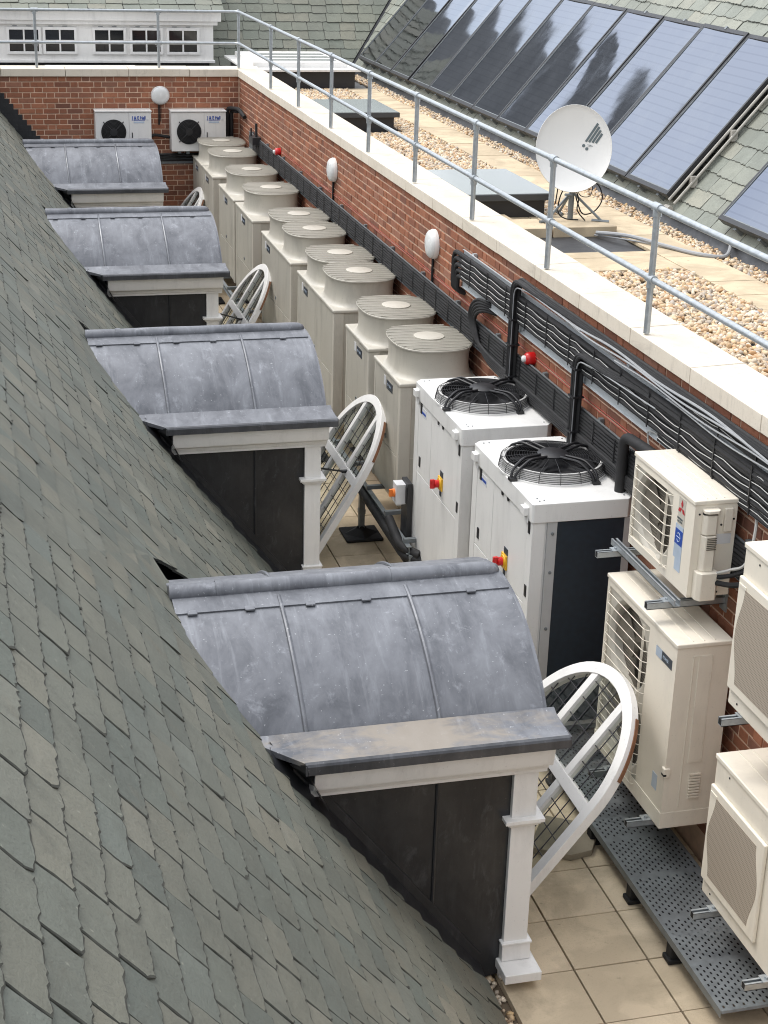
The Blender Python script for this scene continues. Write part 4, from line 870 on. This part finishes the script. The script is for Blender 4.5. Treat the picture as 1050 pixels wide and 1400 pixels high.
# ---------------------------------------------------------------- wall mounted cream outdoor units (front faces -x)
def rbox(mb, *a, m=0): mb.box(*a, m)
FY = lambda a, b: (0, a, b)
def grille_unit(root, w, H, d, fans, gy0, gy1, pitch):
    # front x=0, near side y=0, far side y=w; fans: list of (yc, zc, r)
    mb = MB(); mb.box(.004, d, .0, w, .0, H-.03); 
    body = mb
    gz0, gz1 = .05, H-.07
    cuts = [gz0] + [ (fans[i][1]+fans[i+1][1])/2 for i in range(len(fans)-1)] + [gz1]
    body.v.clear(); body.f.clear(); body.mi.clear()
    body.box(.11, d, 0, w, 0, H-.028); body.box(0, .11, 0, gy0, 0, H-.028); body.box(0, .11, gy1, w, 0, H-.028); body.box(0, .11, gy0, gy1, 0, gz0); body.box(0, .11, gy0, gy1, gz1, H-.028)
    body.build('cabinet', M['beige_l'], root)
    for (yc, zc, r), z0, z1 in zip(fans, cuts[:-1], cuts[1:]):
        mb = MB(); mb.ring_plate(lambda a, b: (.012, a, b), gy0, gy1, z0, z1, yc, zc, r*1.06, 48)
        mb.lathe([(r*1.06,.012),(r*1.01,.018),(r*.96,.035),(r*.94,.085)], (0, yc, zc), axis='x', n=48); mb.build('fan_surround', M['beige'], root, smooth=True, angle=30)
        mb = MB(); mb.add([(.086, yc+r*.945*math.cos(2*PI*j/40), zc+r*.945*math.sin(2*PI*j/40)) for j in range(40)], [tuple(range(40))]); mb.build('coil_behind', M['fins'], root)
        mb = MB(); mb.lathe([(.055,.03),(.055,.06)], (0,yc,zc), axis='x', n=20, cap0=True)
        for q in range(3):
            a = 2*PI*q/3+.4; vs = []
            for rr_ in (.05, r*.5, r*.9):
                for da, hx in ((-.45,.035),(.0,.05),(.45,.07)): t = a+da; vs.append((hx, yc+rr_*math.cos(t), zc+rr_*math.sin(t)))
            mb.add(vs, [(i*3+j, i*3+j+1, i*3+j+4, i*3+j+3) for i in range(2) for j in range(2)])
        mb.build('fan', M['brown_mesh'], root)
    mb = MB(); z = gz0+.02
    while z < gz1:
        mb.tube(fillet([(.004, gy1-.01, z),(-.022, gy1-.03, z),(-.022, gy0+.03, z),(.004, gy0+.004, z)], .02, 3), .0026, 6); z += pitch
    for y in (gy0+.030, gy0+.042, gy0+.054, gy1-.03): mb.tube([(-.019, y, gz0), (-.019, y, gz1)], .0022, 6)
    mb.build('wire_guard', M['beige_l'], root)
    mb = MB(); mb.box(-.008, d+.004, -.006, w+.006, H-.028, H)
    mb.build('lid', M['beige_l'], root, bevel=.007, seg=3)
    mb = MB()
    for q in (.30, .5, .7): mb.box(d*q-.004, d*q+.004, .02, w-.02, H-.002, H+.0035)
    each(mb, 'lid_rib', M['beige_l'], root)
# small upper unit
u = empty('outdoor_unit', (3.81, 7.50, 1.82), 'small cream outdoor unit with a red diamond emblem, on a bracket above the tall unit', 'air conditioner', 'cream outdoor units on the wall')
grille_unit(u, .84, .58, .255, [(.55,.285,.245)], .285, .815, .062)
mb = MB(); mb.box(-.0015, .001, .115, .205, .30, .535); mb.build('emblem_plate', M['beige'], u)
mb = MB(); ec = Vector((-.003, .160, .475))
for a in (90, 210, 330):
    t = R(a); u1 = Vector((0, -math.cos(t), math.sin(t))); v1 = Vector((0, math.sin(t), math.cos(t))); L = .052; wv_ = .0225
    mb.add([tuple(ec), tuple(ec+u1*L*.5+v1*wv_*.62), tuple(ec+u1*L), tuple(ec+u1*L*.5-v1*wv_*.62)], [(0,1,2,3)])
mb.build('diamond_emblem', M['logo_red'], u)
text('maker_print', 'MITSUBISHI', .0155, (-.003, .206, .405), (0,-1,0), (0,0,1), M['print_grey'], u, .88, .0004); text('maker_print', 'ELECTRIC', .0155, (-.003, .200, .388), (0,-1,0), (0,0,1), M['print_grey'], u, .95)
mb = MB(); mb.box(-.002, .001, .115, .215, .17, .372); mb.box(-.002, .001, .115, .19, .10, .17); mb.build('energy_label', M['label'], u)
mb = MB(); mb.box(-.003, -.001, .117, .213, .255, .345); mb.build('label_band', M['blue'], u)
mb = MB(); mb.tube([(-.0035, .165+.022*math.cos(R(a)), .30+.026*math.sin(R(a))) for a in range(40, 330, 15)], .0022, 5); mb.tube([(-.0035,.19,.30),(-.0035,.14,.30)], .002, 5); mb.build('label_ring', M['label'], u)
mb = MB(); mb.box(.03, .14, -.045, .0, .0, .0)
mb = MB(); P = [(.045,0),(.045,-.028),(.062,-.045),(.118,-.045),(.132,-.028),(.132,0)]; pr = lambda a, b, q: (a, b, q)
mb.prism(P, pr, .17, .38); mb.prism([(a, b*.9) for a, b in P], pr, .385, .50); mb.prism([(.025,0),(.025,-.05),(.045,-.075),(.135,-.075),(.152,-.055),(.152,0)], pr, .004, .17); mb.build('pipe_cover', M['beige_l'], u, bevel=.005)
mb = MB(); mb.prism([(.04,0),(.04,-.04),(.06,-.055),(.12,-.055),(.137,-.04),(.137,0)], pr, .515, .535); mb.build('handle_hood', M['beige_l'], u, bevel=.005)
mb = MB(); mb.prism([(.048,0),(.048,-.02),(.13,-.02),(.13,0)], pr, .497, .516); mb.build('handle_recess', M['dark_in'], u)
mb = MB()
for k in range(7): mb.box(.068, .125, -.0485, -.045, .30+.011*k, .305+.011*k)
mb.build('vent_slot', M['brown_mesh'], u)
mb = MB(); mb.box(.175, .225, -.018, 0, .39, .53); mb.build('terminal_cover', M['beige_l'], u, bevel=.006); mb = MB(); mb.box(.145, .232, -.0025, 0, .315, .375); mb.build('rating_plate', M['paper'], u)
mb = MB()
for x, z in ((.165,.43),(.238,.46),(.155,.02),(.18,.022),(.028,.50)): mb.lathe([(.006,0),(.006,-.004),(.001,-.004)], (x, 0, z), axis='y', n=8)
each(mb, 'screw', M['dark_in'], u)
mb = MB(); mb.tube(catmull([(3.95,7.44,1.96),(4.0,7.36,2.0),(4.05,7.28,2.06),(4.10,7.22,2.12)], 6), .013, 8); mb.tube(catmull([(3.95,7.43,1.93),(4.0,7.34,1.95),(4.06,7.24,2.0),(4.12,7.18,2.02)], 6), .016, 8)
o = mb.build('refrigerant_pipes', M['rubber'], smooth=True); tag(o, 'black lagged pipes leaving the pipe cover of the emblem unit', 'pipes')
mb = MB(); mb.tube(catmull([(3.95,7.44,1.985),(3.99,7.37,2.03),(4.04,7.29,2.10),(4.08,7.30,2.30),(4.10,7.38,2.42)], 6), .009, 6); mb.tube(catmull([(3.96,7.43,1.95),(4.03,7.33,2.01),(4.10,7.2,2.03)], 6), .007, 6)
tag(mb.build('white_cable', M['cable_w'], smooth=True), 'two pale cables looping from the emblem unit to the wall', 'cable')
# tall lower unit
u = empty('outdoor_unit', (3.71, 7.335, .43), 'tall twin fan cream outdoor unit standing below the emblem unit', 'air conditioner', 'cream outdoor units on the wall')
grille_unit(u, 1.02, 1.185, .335, [(.68,.345,.292),(.68,.84,.268)], .375, .985, .068)
mb = MB(); mb.box(-.002, .001, .05, .265, 1.000, 1.060); mb.build('badge', M['badge'], u); mb = MB(); mb.box(-.003, -.001, .185, .265, 1.000, 1.060); mb.build('badge_end', M['label'], u)
text('badge_print', 'POWER', .026, (-.0035, .170, 1.022), (0,-1,0), (0,0,1), M['label'], u, .85)
mb = MB(); mb.box(-.006, 0, -.003, 1.023, 0, .105); mb.box(-.002, .33, -.006, 0, 0, .105); mb.build('base_panel', M['beige_l'], u, bevel=.004)
mb = MB(); mb.box(.10, .108, -.004, 0, .13, 1.10); mb.box(.215, .222, -.004, 0, .42, 1.10); mb.box(.135, .215, -.004, 0, .42, 1.10); mb.box(.10,.21,-.004,0,1.10,1.107); mb.build('side_panel', M['beige_l'], u, bevel=.002)
mb = MB()
for k in range(9): mb.box(.155, .225, -.010, 0, .185+.019*k, .197+.019*k)
mb.build('louvre', M['beige_l'], u, bevel=.002)
mb = MB(); mb.box(-.012, .03, -.012, .03, .34, .40); mb.build('carry_handle', M['beige_l'], u, bevel=.006); mb = MB(); mb.box(-.0125, .005, -.013, .02, .352, .365); mb.build('handle_slot', M['dark_in'], u)
mb = MB(); mb.box(-.0085, -.006, .10, .16, .02, .02); mb = MB(); mb.box(-.002, .001, .09, .155, .20, .30); mb.build('rating_label', M['label'], u)
# right hand pair
M['grille_rib'] = plain('grille_rib_paint', (.40,.35,.28), .6)
def pair_unit(H):
    u = empty('outdoor_unit', (0,0,0)); w = .90
    mb = MB(); mb.box(0, .36, 0, w, 0, H-.03); mb.build('cabinet', M['beige_l'], u, bevel=.006)
    mb = MB(); mb.box(-.008, .366, -.006, w+.006, H-.03, H); mb.build('lid', M['beige_l'], u, bevel=.007, seg=3)
    mb = MB()
    for q in (.12, .20, .28): mb.box(q-.004, q+.004, .02, w-.02, H-.002, H+.0035)
    each(mb, 'lid_rib', M['beige_l'], u)
    z0, z1 = .10, H-.175
    mb = MB(); mb.box(-.022, -.0005, w-.625, w-.008, z0, z1); mb.build('fan_panel', M['beige_l'], u, bevel=.007, seg=3)
    n = 24; mid = (w-.60, w-.045); L = []; Rr = []
    for i in range(n+1):
        t = i/n; bul = .060*(math.cos(2*PI*t)*-.5+.5); z = lerp(z0+.05, z1-.05, t); L.append((w-.085+bul*.9, z)); Rr.append((w-.545-bul*.9, z))
    mb = MB(); P = L + Rr[::-1]; mb.prism(P, lambda a, b, q: (q, a, b), -.0235, -.018); mb.build('punched_grille', M['punched'], u)
    mb = MB(); mb.box(-.026, -.018, w-.095, w-.020, z1-.05, z1-.035); mb.build('panel_lip', M['beige_l'], u); mb = MB()
    for z, y in ((.04,w-.10),(H-.06,w-.16),(H-.06,w-.68)): mb.lathe([(.006,0),(.006,-.003),(.001,-.003)], (0, y, z), axis='x', n=8)
    each(mb, 'screw', M['dark_in'], u); return u
u = pair_unit(.855); u.location = (3.70, 5.835, .415); tag(u, 'lower of the two cream outdoor units stacked at the right edge', 'air conditioner', 'cream outdoor units on the wall')
u = pair_unit(.90); u.location = (3.70, 5.795, 1.595); tag(u, 'upper of the two cream outdoor units stacked at the right edge', 'air conditioner', 'cream outdoor units on the wall')
# slotted channel brackets
def channel(mb, p0, p1, s=.041):
    p0, p1 = Vector(p0), Vector(p1); d = (p1-p0).normalized(); side = d.cross(Vector((0,0,1))).normalized(); h = s/2
    def bar(a0, a1, z0, z1): mb.add([tuple(p+side*a+Vector((0,0,z))) for p in (p0,p1) for a, z in ((a0,z0),(a1,z0),(a1,z1),(a0,z1))], [(0,1,2,3),(7,6,5,4),(0,4,5,1),(1,5,6,2),(2,6,7,3),(3,7,4,0)])
    bar(-h, h, -s, -s+.004); bar(-h, -h+.004, -s, 0); bar(h-.004, h, -s, 0); bar(-h, -h+.012, -.003, .0005); bar(h-.012, h, -.003, .0005)
def bracket(ys, xe, z, lab, rail=None):
    r0 = empty('wall_bracket', (WX, ys[0], z), lab, 'bracket', 'galvanised wall brackets')
    for y in ys:
        mb = MB(); channel(mb, (xe-WX, y-ys[0], 0), (0, y-ys[0], 0)); mb.box(-.012, 0, y-ys[0]-.04, y-ys[0]+.04, -.09, .05); mb.build('arm', M['galv'], r0)
        mb = MB(); mb.add([(xe-WX+.0005, y-ys[0]+a, c) for a, c in ((-.0165,-.037),(.0165,-.037),(.0165,-.003),(-.0165,-.003))], [(0,1,2,3)]); mb.build('end_cap', M['rubber'], r0)
        mb = MB(); mb.box(xe-WX+.095, xe-WX+.155, y-ys[0]-.03, y-ys[0]+.03, .001, .007); mb.lathe([(.012,.007),(.012,.018),(.001,.018)], (xe-WX+.125, y-ys[0], 0), n=6); mb.build('clamp_plate', M['galv'], r0)
    if rail:
        mb = MB(); channel(mb, (rail[0]-WX, rail[1]-ys[0], .043), (rail[0]-WX, rail[2]-ys[0], .043)); mb.build('rail', M['galv'], r0)
bracket((7.66, 8.42), 3.645, 1.735, 'channel bracket carrying the emblem unit, with a rail along its front', (3.79, 7.56, 8.50))
bracket((7.47, 8.05), 3.56, .42, 'pair of channel arms under the tall twin fan unit'); bracket((5.96, 6.57), 3.57, .405, 'pair of channel arms under the lower right unit'); bracket((5.96, 6.56), 3.595, 1.585, 'pair of channel arms under the upper right unit')

# ---------------------------------------------------------------- perforated walkway
r0 = empty('walkway', (3.74, 7.5, 0), 'perforated grey metal walkway under the cream wall units', 'walkway'); x0, x1, y0, y1, zt = 3.515, 3.97, 6.045, 9.3, .17
mb = MB(); px_, py_ = .0285, .045; rr = random.Random(2); nx = int((x1-x0-.02)/px_); ny = int((y1-y0)/py_)
ox = x0 + (x1-x0-nx*px_)/2
V = lambda x, y, z=zt: (x-3.74, y-7.5, z)
mb.add([V(x0,y0),V(ox,y0),V(ox,y1),V(x0,y1)], [(0,1,2,3)]); mb.add([V(ox+nx*px_,y0),V(x1,y0),V(x1,y1),V(ox+nx*px_,y1)], [(0,1,2,3)])
for i in range(nx):
    off = (i % 2)*py_/2; solid = False
    xa, xb = ox+i*px_, ox+(i+1)*px_; h = .0052; xc = (xa+xb)/2
    if solid: mb.add([V(xa,y0),V(xb,y0),V(xb,y1),V(xa,y1)], [(0,1,2,3)]); continue
    ya = y0; 
    mb.add([V(xa,y0),V(xc-h,y0),V(xc-h,y1),V(xa,y1)], [(0,1,2,3)]); mb.add([V(xc+h,y0),V(xb,y0),V(xb,y1),V(xc+h,y1)], [(0,1,2,3)])
    y = y0+.02+off
    prev = y0
    k = 0
    while y+.02 < y1:
        if k % 9 < 8: mb.add([V(xc-h,prev),V(xc+h,prev),V(xc+h,y),V(xc-h,y)], [(0,1,2,3)]); prev = y+.0195
        y += py_; k += 1
    mb.add([V(xc-h,prev),V(xc+h,prev),V(xc+h,y1),V(xc-h,y1)], [(0,1,2,3)])
m2 = MB(); m2.box(x0+.03-3.74, x1-.01-3.74, y0+.10-7.5, y1-7.5, .118, .124); m2.build('added_shade_sheet', M['rubber'], r0)  # dark sheet added under the deck so its holes look shaded
for a in (x0, x1): mb.add([V(a,y0),V(a,y1),V(a,y1,zt-.045),V(a,y0,zt-.045)], [(0,1,2,3)])
mb.add([V(x0,y0),V(x1,y0),V(x1,y0-.006,zt-.012),V(x0,y0-.006,zt-.012)], [(0,1,2,3)])
mb.build('deck', M['galv_d'], r0)
for y in (6.70, 7.27, 7.9, 8.6, 9.2):
    mb = MB(); mb.box(3.525-3.74, 3.96-3.74, y-7.5-.02, y-7.5+.02, .125, .165); mb.build('bearer', M['galv_d'], r0)
    for x in (3.56, 3.92): mb = MB(); mb.box(x-3.74-.05, x-3.74+.05, y-7.5-.045, y-7.5+.045, .002, .03); mb.box(x-3.74-.035, x-3.74+.035, y-7.5-.035, y-7.5+.035, .03, .125); mb.build('foot', M['rubber'], r0, bevel=.006)
mb = MB(); P = [(-.20,-.20),(.06,-.20),(.17,-.10),(.17,.19),(-.20,.19)]; mb.prism(P, lambda a, b, q: (a, b, q), .0, .042)
o = mb.build('paving_slab', slab_mat('weathered_slab', (.33,.285,.21), (.36,.31,.23)), bevel=.004, seg=1); o.location = (3.40, 7.93, .003); o.rotation_euler = (0,0,R(-32)); tag(o, 'loose paving slab with a cut corner lying below the open window', 'paving slab')

# ---------------------------------------------------------------- trays, pipes and cables on the wall
def tray(name, y0, y1, z0, z1, mat, lab):
    mb = MB(); mb.box(WX-.045, WX-.040, y0, y1, z0, z1); mb.box(WX-.058, WX-.045, y0, y1, z0-.002, z0+.002); mb.box(WX-.058, WX-.045, y0, y1, z1-.002, z1+.002)
    y = y0+.3
    while y < y1: mb.box(WX-.040, WX-.007, y, y+.04, z0, z1+.012); y += 1.1
    return tag(mb.build(name, mat), lab, 'cable tray')
tray('cable_tray', 4.5, 12.75, 2.345, 2.66, M['perf'], 'upper perforated galvanised tray behind the black pipe rows'); tray('cable_tray', 6.0, 23.0, 1.935, 2.165, M['galv_d'], 'lower long dark tray low on the wall behind the units')
def bundle(lab, rows, y0, y1, tie_step, r, xoff, end=None, white=True, group='pipe bundles along the brick wall', wob=.006, seed=1, ties=True):
    rr = random.Random(seed); r0 = empty('pipe_bundle', (WX, y0, 0), lab, 'pipes', group)
    ys = list(np.arange(y0, y1, .11)) + [y1]
    for i, z in enumerate(rows):
        ph = rr.random()*6; pts = [(-xoff+rr.uniform(-.002,.002), y-y0, z + wob*.35*math.sin(y*3.1+ph)+rr.uniform(-.0015,.0015)) for y in ys]
        if end: pts = pts + [Vector((a, b-y0, c)) for a, b, c in end(i, z)]
        mb = MB(); mb.tube(fillet(pts, .09, 5) if end else pts, r*rr.uniform(.92,1.05), 8); mb.build('pipe', M['insul'], r0, smooth=True)
    if white:
        mb = MB()
        for i, z in enumerate(rows[:-1] if len(rows) > 2 else rows):
            ph = rr.random(); zz = (z+rows[min(i+1,len(rows)-1)])/2 if len(rows) > 2 else z+r
            pts = [(-xoff-r*.95, y-y0, zz + .4*r - .014*abs(math.sin(PI*(y/tie_step+ph*.3)))+rr.uniform(-.002,.002)) for y in ys]
            mb.tube(pts, .0027, 6)
        mb.build('cable', M['cable_w'], r0, smooth=True)
    if ties:
        mb = MB(); y = y0 + .2
        while y < y1:
            mb.box(-xoff-r-.006, -xoff-r-.002, y-y0-.006, y-y0+.006, min(rows)-r-.004, max(rows)+r+.004); y += tie_step
        each(mb, 'cable_tie', M['black'], r0)
    return r0
def end_up(i, z): k = .032*i; return [(-.075, 12.93-k, z), (-.075, 12.93-k, 2.30), (-.0, 12.93-k, 2.27)]
bundle('row of five fat black pipes with white wires filling the upper tray', [2.618-.046*i for i in range(5)], 4.4, 12.66, .46, .021, .070, end_up, True, seed=3)
bundle('black pipes with white wires close under the coping at the right edge', [2.715, 2.675], 4.4, 8.7, .46, .020, .055, None, True, seed=5)
bundle('lower rows of black pipes in the near half of the upper tray', [2.405, 2.375], 4.4, 8.6, .46, .016, .066, None, True, seed=8)
bundle('many thin black pipes strapped along the lower dark tray', [2.145-.025*i for i in range(8)], 6.0, 22.6, .38, .0125, .062, None, False, seed=6, wob=.004)
r0 = empty('pipe_bundle', (WX, 12, 0), 'cluster of black pipes curling out of the wall down to the lower tray', 'pipes', 'pipe bundles along the brick wall')
for k in range(5):
    mb = MB(); q = .030*k; mb.tube(catmull([(0,-.06,2.36-q*.5),(-.07,.02,2.385-q*.6),(-.095,.16-q*.4,2.375-q*.75),(-.10,.30-q,2.30-q*.45),(-.102,.345-q*1.15,2.20-q*.1),(-.10,.28-q,2.10+q*.1),(-.095,.10-q*.5,2.03-q*.2),(-.09,-.3,1.99-q*.55),(-.085,-1.2,1.985-q*.55),(-.085,-3.4,1.985-q*.55)], 8), .0145, 8); mb.build('pipe', M['insul'], r0, smooth=True)
for lab, yl, yt, zt_, run in (('taller arch of black pipes dropping behind the further white chiller', 11.26, 10.95, 2.755, (10.2, 2.745)),('arch of black pipes dropping behind the nearer white chiller', 9.91, 9.60, 2.565, (8.9, 2.60))):
    r0 = empty('pipe_arch', (4.05, yl, 1.8), lab, 'pipes', 'arched pipe drops')
    for k, (dx, dy) in enumerate(((-.022,-.018),(.020,-.022),(-.020,.024),(.022,.022),(0,.0))):
        mb = MB(); mb.tube(fillet([(dx-.01, dy, -.35),(dx-.01, dy, zt_-1.8+.012*(k % 2)),(dx*.4-.01, yt-yl-.2+dy, zt_-1.8+dx*.5),(dx*.3+.015, run[0]-yl, run[1]-1.8+dx*.5),(dx*.3+.02, 5-yl, run[1]+.01-1.8+dx*.5)], .13, 8), .0165, 8); mb.build('pipe', M['insul'], r0, smooth=True)
    mb = MB(); mb.tube(fillet([(-.035,-.03,-.2),(-.035,-.03,zt_-1.8-.05),(-.03,-.35,zt_-1.8-.02),(-.02,run[0]-yl-.3,run[1]-1.8-.03)], .1, 6), .005, 6); mb.build('cable', M['cable_g'], r0, smooth=True)
    mb = MB()
    for z in (2.0, 2.25, 2.45): mb.box(-.052, .032, -.048, .044, z-1.8-.006, z-1.8+.006)
    each(mb, 'cable_tie', M['black'], r0)
mb = MB(); ys = np.arange(4.6, 10.9, .09)
for k, (dz, dx, r) in enumerate(((.0,0,.0085),(-.012,-.01,.0065),(-.035,-.012,.0055),(-.06,-.006,.005))):
    mb.tube([(WX-.098+dx, y, 2.735+dz+.012*math.sin(y*4.2+k*1.3)+.01*math.sin(y*1.7+k)) for y in ys if y > 4.6+.0*k and y < 10.9-.8*k], r, 6)
tag(mb.build('grey_cables', M['cable_g'], smooth=True), 'loose grey cables tied along the top pipes under the coping', 'cables')
mb = MB(); mb.tube(fillet([(4.03,9.02,1.3),(4.03,9.02,2.26),(4.045,8.70,2.27),(4.05,8.60,2.27)], .09, 8), .036, 12)
mb.tube(fillet([(4.02,9.06,1.3),(4.02,9.06,2.20),(4.04,8.78,2.30),(4.08,8.6,2.22)], .12, 8), .006, 6); mb.tube(fillet([(4.07,8.45,2.10),(4.07,8.15,2.15),(4.07,7.9,2.13)], .06), .028, 10)
tag(mb.build('insulated_pipe', M['insul'], smooth=True), 'thick black lagged pipe with an elbow beside the nearer white chiller', 'pipe')
mb = MB(); mb.tube(catmull([(WX-.05,8.75,2.24),(WX-.06,8.78,2.36),(WX-.05,8.62,2.38),(WX-.03,8.5,2.30)], 8), .006, 6); tag(mb.build('white_cable', M['cable_w'], smooth=True), 'short white cable loop on the wall above the lagged elbow', 'cable')
mb = MB()
for dz in (0, -.022): mb.tube([(WX-.014, y, 2.225+dz+.004*math.sin(y*2.3)) for y in np.arange(7.6, 20.9, .2)], .0026, 6)
tag(mb.build('red_cable', M['redwire'], smooth=True), 'twin red alarm cables clipped along the brick wall', 'cable')
def strobe(y, z, lab):
    r0 = empty('alarm_sounder', (WX-.008, y, z), lab, 'alarm', 'red alarm sounders')
    mb = MB(); mb.lathe([(.058,0),(.058,-.045),(.052,-.075),(.042,-.085),(.001,-.088)], (0,0,0), axis='x', n=28); mb.build('body', M['red'], r0, smooth=True, angle=40)
    mb = MB(); mb.lathe([(.030,-.085),(.029,-.105),(.02,-.115),(.001,-.117)], (0,0,0), axis='x', n=20); mb.build('beacon', M['frost'], r0, smooth=True, angle=50)
    mb = MB(); mb.box(-.05, 0, -.02, .02, -.115, -.05); mb.build('mount', M['black'], r0); r0.scale = (.85,.85,.85)
strobe(11.02, 2.20, 'red alarm sounder on the brick beside the taller pipe arch'); strobe(20.9, 2.20, 'red alarm sounder far along the brick wall above the lower tray')
def bulkhead(locn, rz, lab):
    r0 = empty('wall_light', locn, lab, 'wall light', 'round white bulkhead lights', rz)
    mb = MB(); mb.lathe([(.142,0),(.144,-.025),(.138,-.042)], (0,0,0), axis='x', n=40); mb.build('base', M['white'], r0, smooth=True, angle=40)
    mb = MB(); mb.lathe([(.137,-.040),(.131,-.058),(.112,-.074),(.07,-.085),(.001,-.089)], (0,0,0), axis='x', n=40); mb.build('diffuser', M['frost'], r0, smooth=True)
    mb = MB(); mb.tube([(-.012,0.02,-.13),(-.012,.025,-.45)], .012, 8); mb.tube([(-.02,-.01,-.13),(-.016,.0,-.40)], .006, 6); mb.build('cable', M['rubber'], r0, smooth=True); r0.scale = (.95,.95,.93)
bulkhead((WX-.008, 17.75, 2.49), 0, 'round white bulkhead light on the long wall, the further one'); bulkhead((WX-.008, 13.72, 2.50), 0, 'round white bulkhead light on the long wall before the black pipes'); bulkhead((2.965, WY-.008, 2.535), R(90), 'round white bulkhead light on the end wall between the two small units')
# end wall units
def end_unit():
    u = empty('outdoor_unit', (0,0,0)); w, H, d = .80, .585, .25
    mb = MB(); mb.box(.0, w, .012, d, 0, H-.02); mb.box(0, w*.60-.002, 0, .012, .004, H-.024); mb.box(w*.60+.002, w, 0, .012, .004, H-.024); mb.build('cabinet', M['cabinet'], u, bevel=.004)
    mb = MB(); mb.box(-.008, w+.008, -.012, d, H-.02, H); mb.build('lid', M['cabinet'], u, bevel=.005)
    c = (.255, 0, .285); mb = MB(); mb.lathe([(.178,-.004),(.172,-.016),(.150,-.022),(.001,-.022)], c, axis='y', n=40); g = mb.build('fan', M['dark_in'], u, smooth=True, angle=30)
    mb = MB()
    for q in range(9): mb.tube([(c[0]+.178*(1-q/10)*math.cos(2*PI*j/36), -.026, c[2]+.178*(1-q/10)*math.sin(2*PI*j/36)) for j in range(36)], .0022, 5, closed=True)
    for a in (45,135,225,315): mb.tube([(c[0]+.05*math.cos(R(a)), -.028, c[2]+.05*math.sin(R(a))),(c[0]+.205*math.cos(R(a)), -.010, c[2]+.205*math.sin(R(a)))], .007, 6)
    mb.lathe([(.052,-.026),(.052,-.036),(.001,-.038)], c, axis='y', n=24); mb.build('fan_guard', M['black'], g, smooth=True, angle=40)
    text('maker_print', 'J & E Hall', .064, (.525, -.003, .462), (1,0,0), (0,0,1), M['blue'], u, .80, .0022); mb = MB(); mb.box(.545, .71, -.002, 0, .445, .455); mb.build('print_line', M['blue'], u); mb = MB(); mb.box(.545, .70, -.002, 0, .408, .432); mb.build('print_block', M['label'], u)
    mb = MB(); mb.box(.515, .528, -.008, 0, .20, .275); mb.build('door_latch', M['black'], u); mb = MB(); mb.lathe([(.014,0),(.014,-.006),(.001,-.006)], (.745, 0, .46), axis='y', n=12); mb.build('sensor', M['paper'], u)
    mb = MB(); mb.box(.10, .14, .03, d+.0, -.03, 0); mb.box(w-.14, w-.10, .03, d, -.03, 0); mb.box(.22,.27,.06,.11,-.045,0); mb.build('foot', M['galv_d'], u); return u
e1 = end_unit(); e1.location = (2.00, 23.79, 1.765); tag(e1, 'white box unit with a round black fan, left of the end wall light', 'air conditioner', 'white fan units on the end wall')
e2 = copy_tree(e1); e2.location = (3.09, 23.79, 1.76); e2['label'] = 'white box unit with a round black fan, right of the end wall light'
r0 = empty('cable_tray', (3.0, WY, 1.64), 'cable tray with black pipes along the end wall under the white units', 'cable tray')
mb = MB(); mb.box(-1.2, 1.0, -.03, -.008, -.09, .06); mb.build('tray', M['galv_d'], r0); mb = MB()
for k in range(3): mb.tube([(-1.2,-.045,.045-.04*k),(1.0,-.045,.045-.04*k)], .016, 8)
mb.tube(fillet([(-.22,-.04,.02),(-.25,-.05,.26),(-.15,-.05,.34),(.1,-.06,.30)], .05), .022, 8); mb.build('pipe', M['insul'], r0, smooth=True)
mb = MB(); mb.tube(fillet([(3.94,23.96,1.9),(3.94,23.96,2.36),(4.06,23.70,2.38),(4.10,23.4,2.30)], .08), .030, 10); mb.tube(fillet([(4.0,23.96,1.9),(4.0,23.96,2.33),(4.06,23.74,2.34)], .07), .030, 10)
tag(mb.build('insulated_pipe', M['insul'], smooth=True), 'black lagged pipes hooked over in the far corner of the walls', 'pipe')
mb = MB(); mb.tube([(4.05,22.2,2.12),(4.05,22.2,2.38)], .018, 8); mb.tube([(4.0,22.32,2.12),(4.0,22.32,2.30)], .012, 8); mb.box(3.98, 4.10, 22.1, 22.4, 2.10, 2.2); tag(mb.build('valve_stub', M['anthracite']), 'dark valve stubs standing at the far end of the lower tray', 'valve')
bpy.context.view_layer.update()
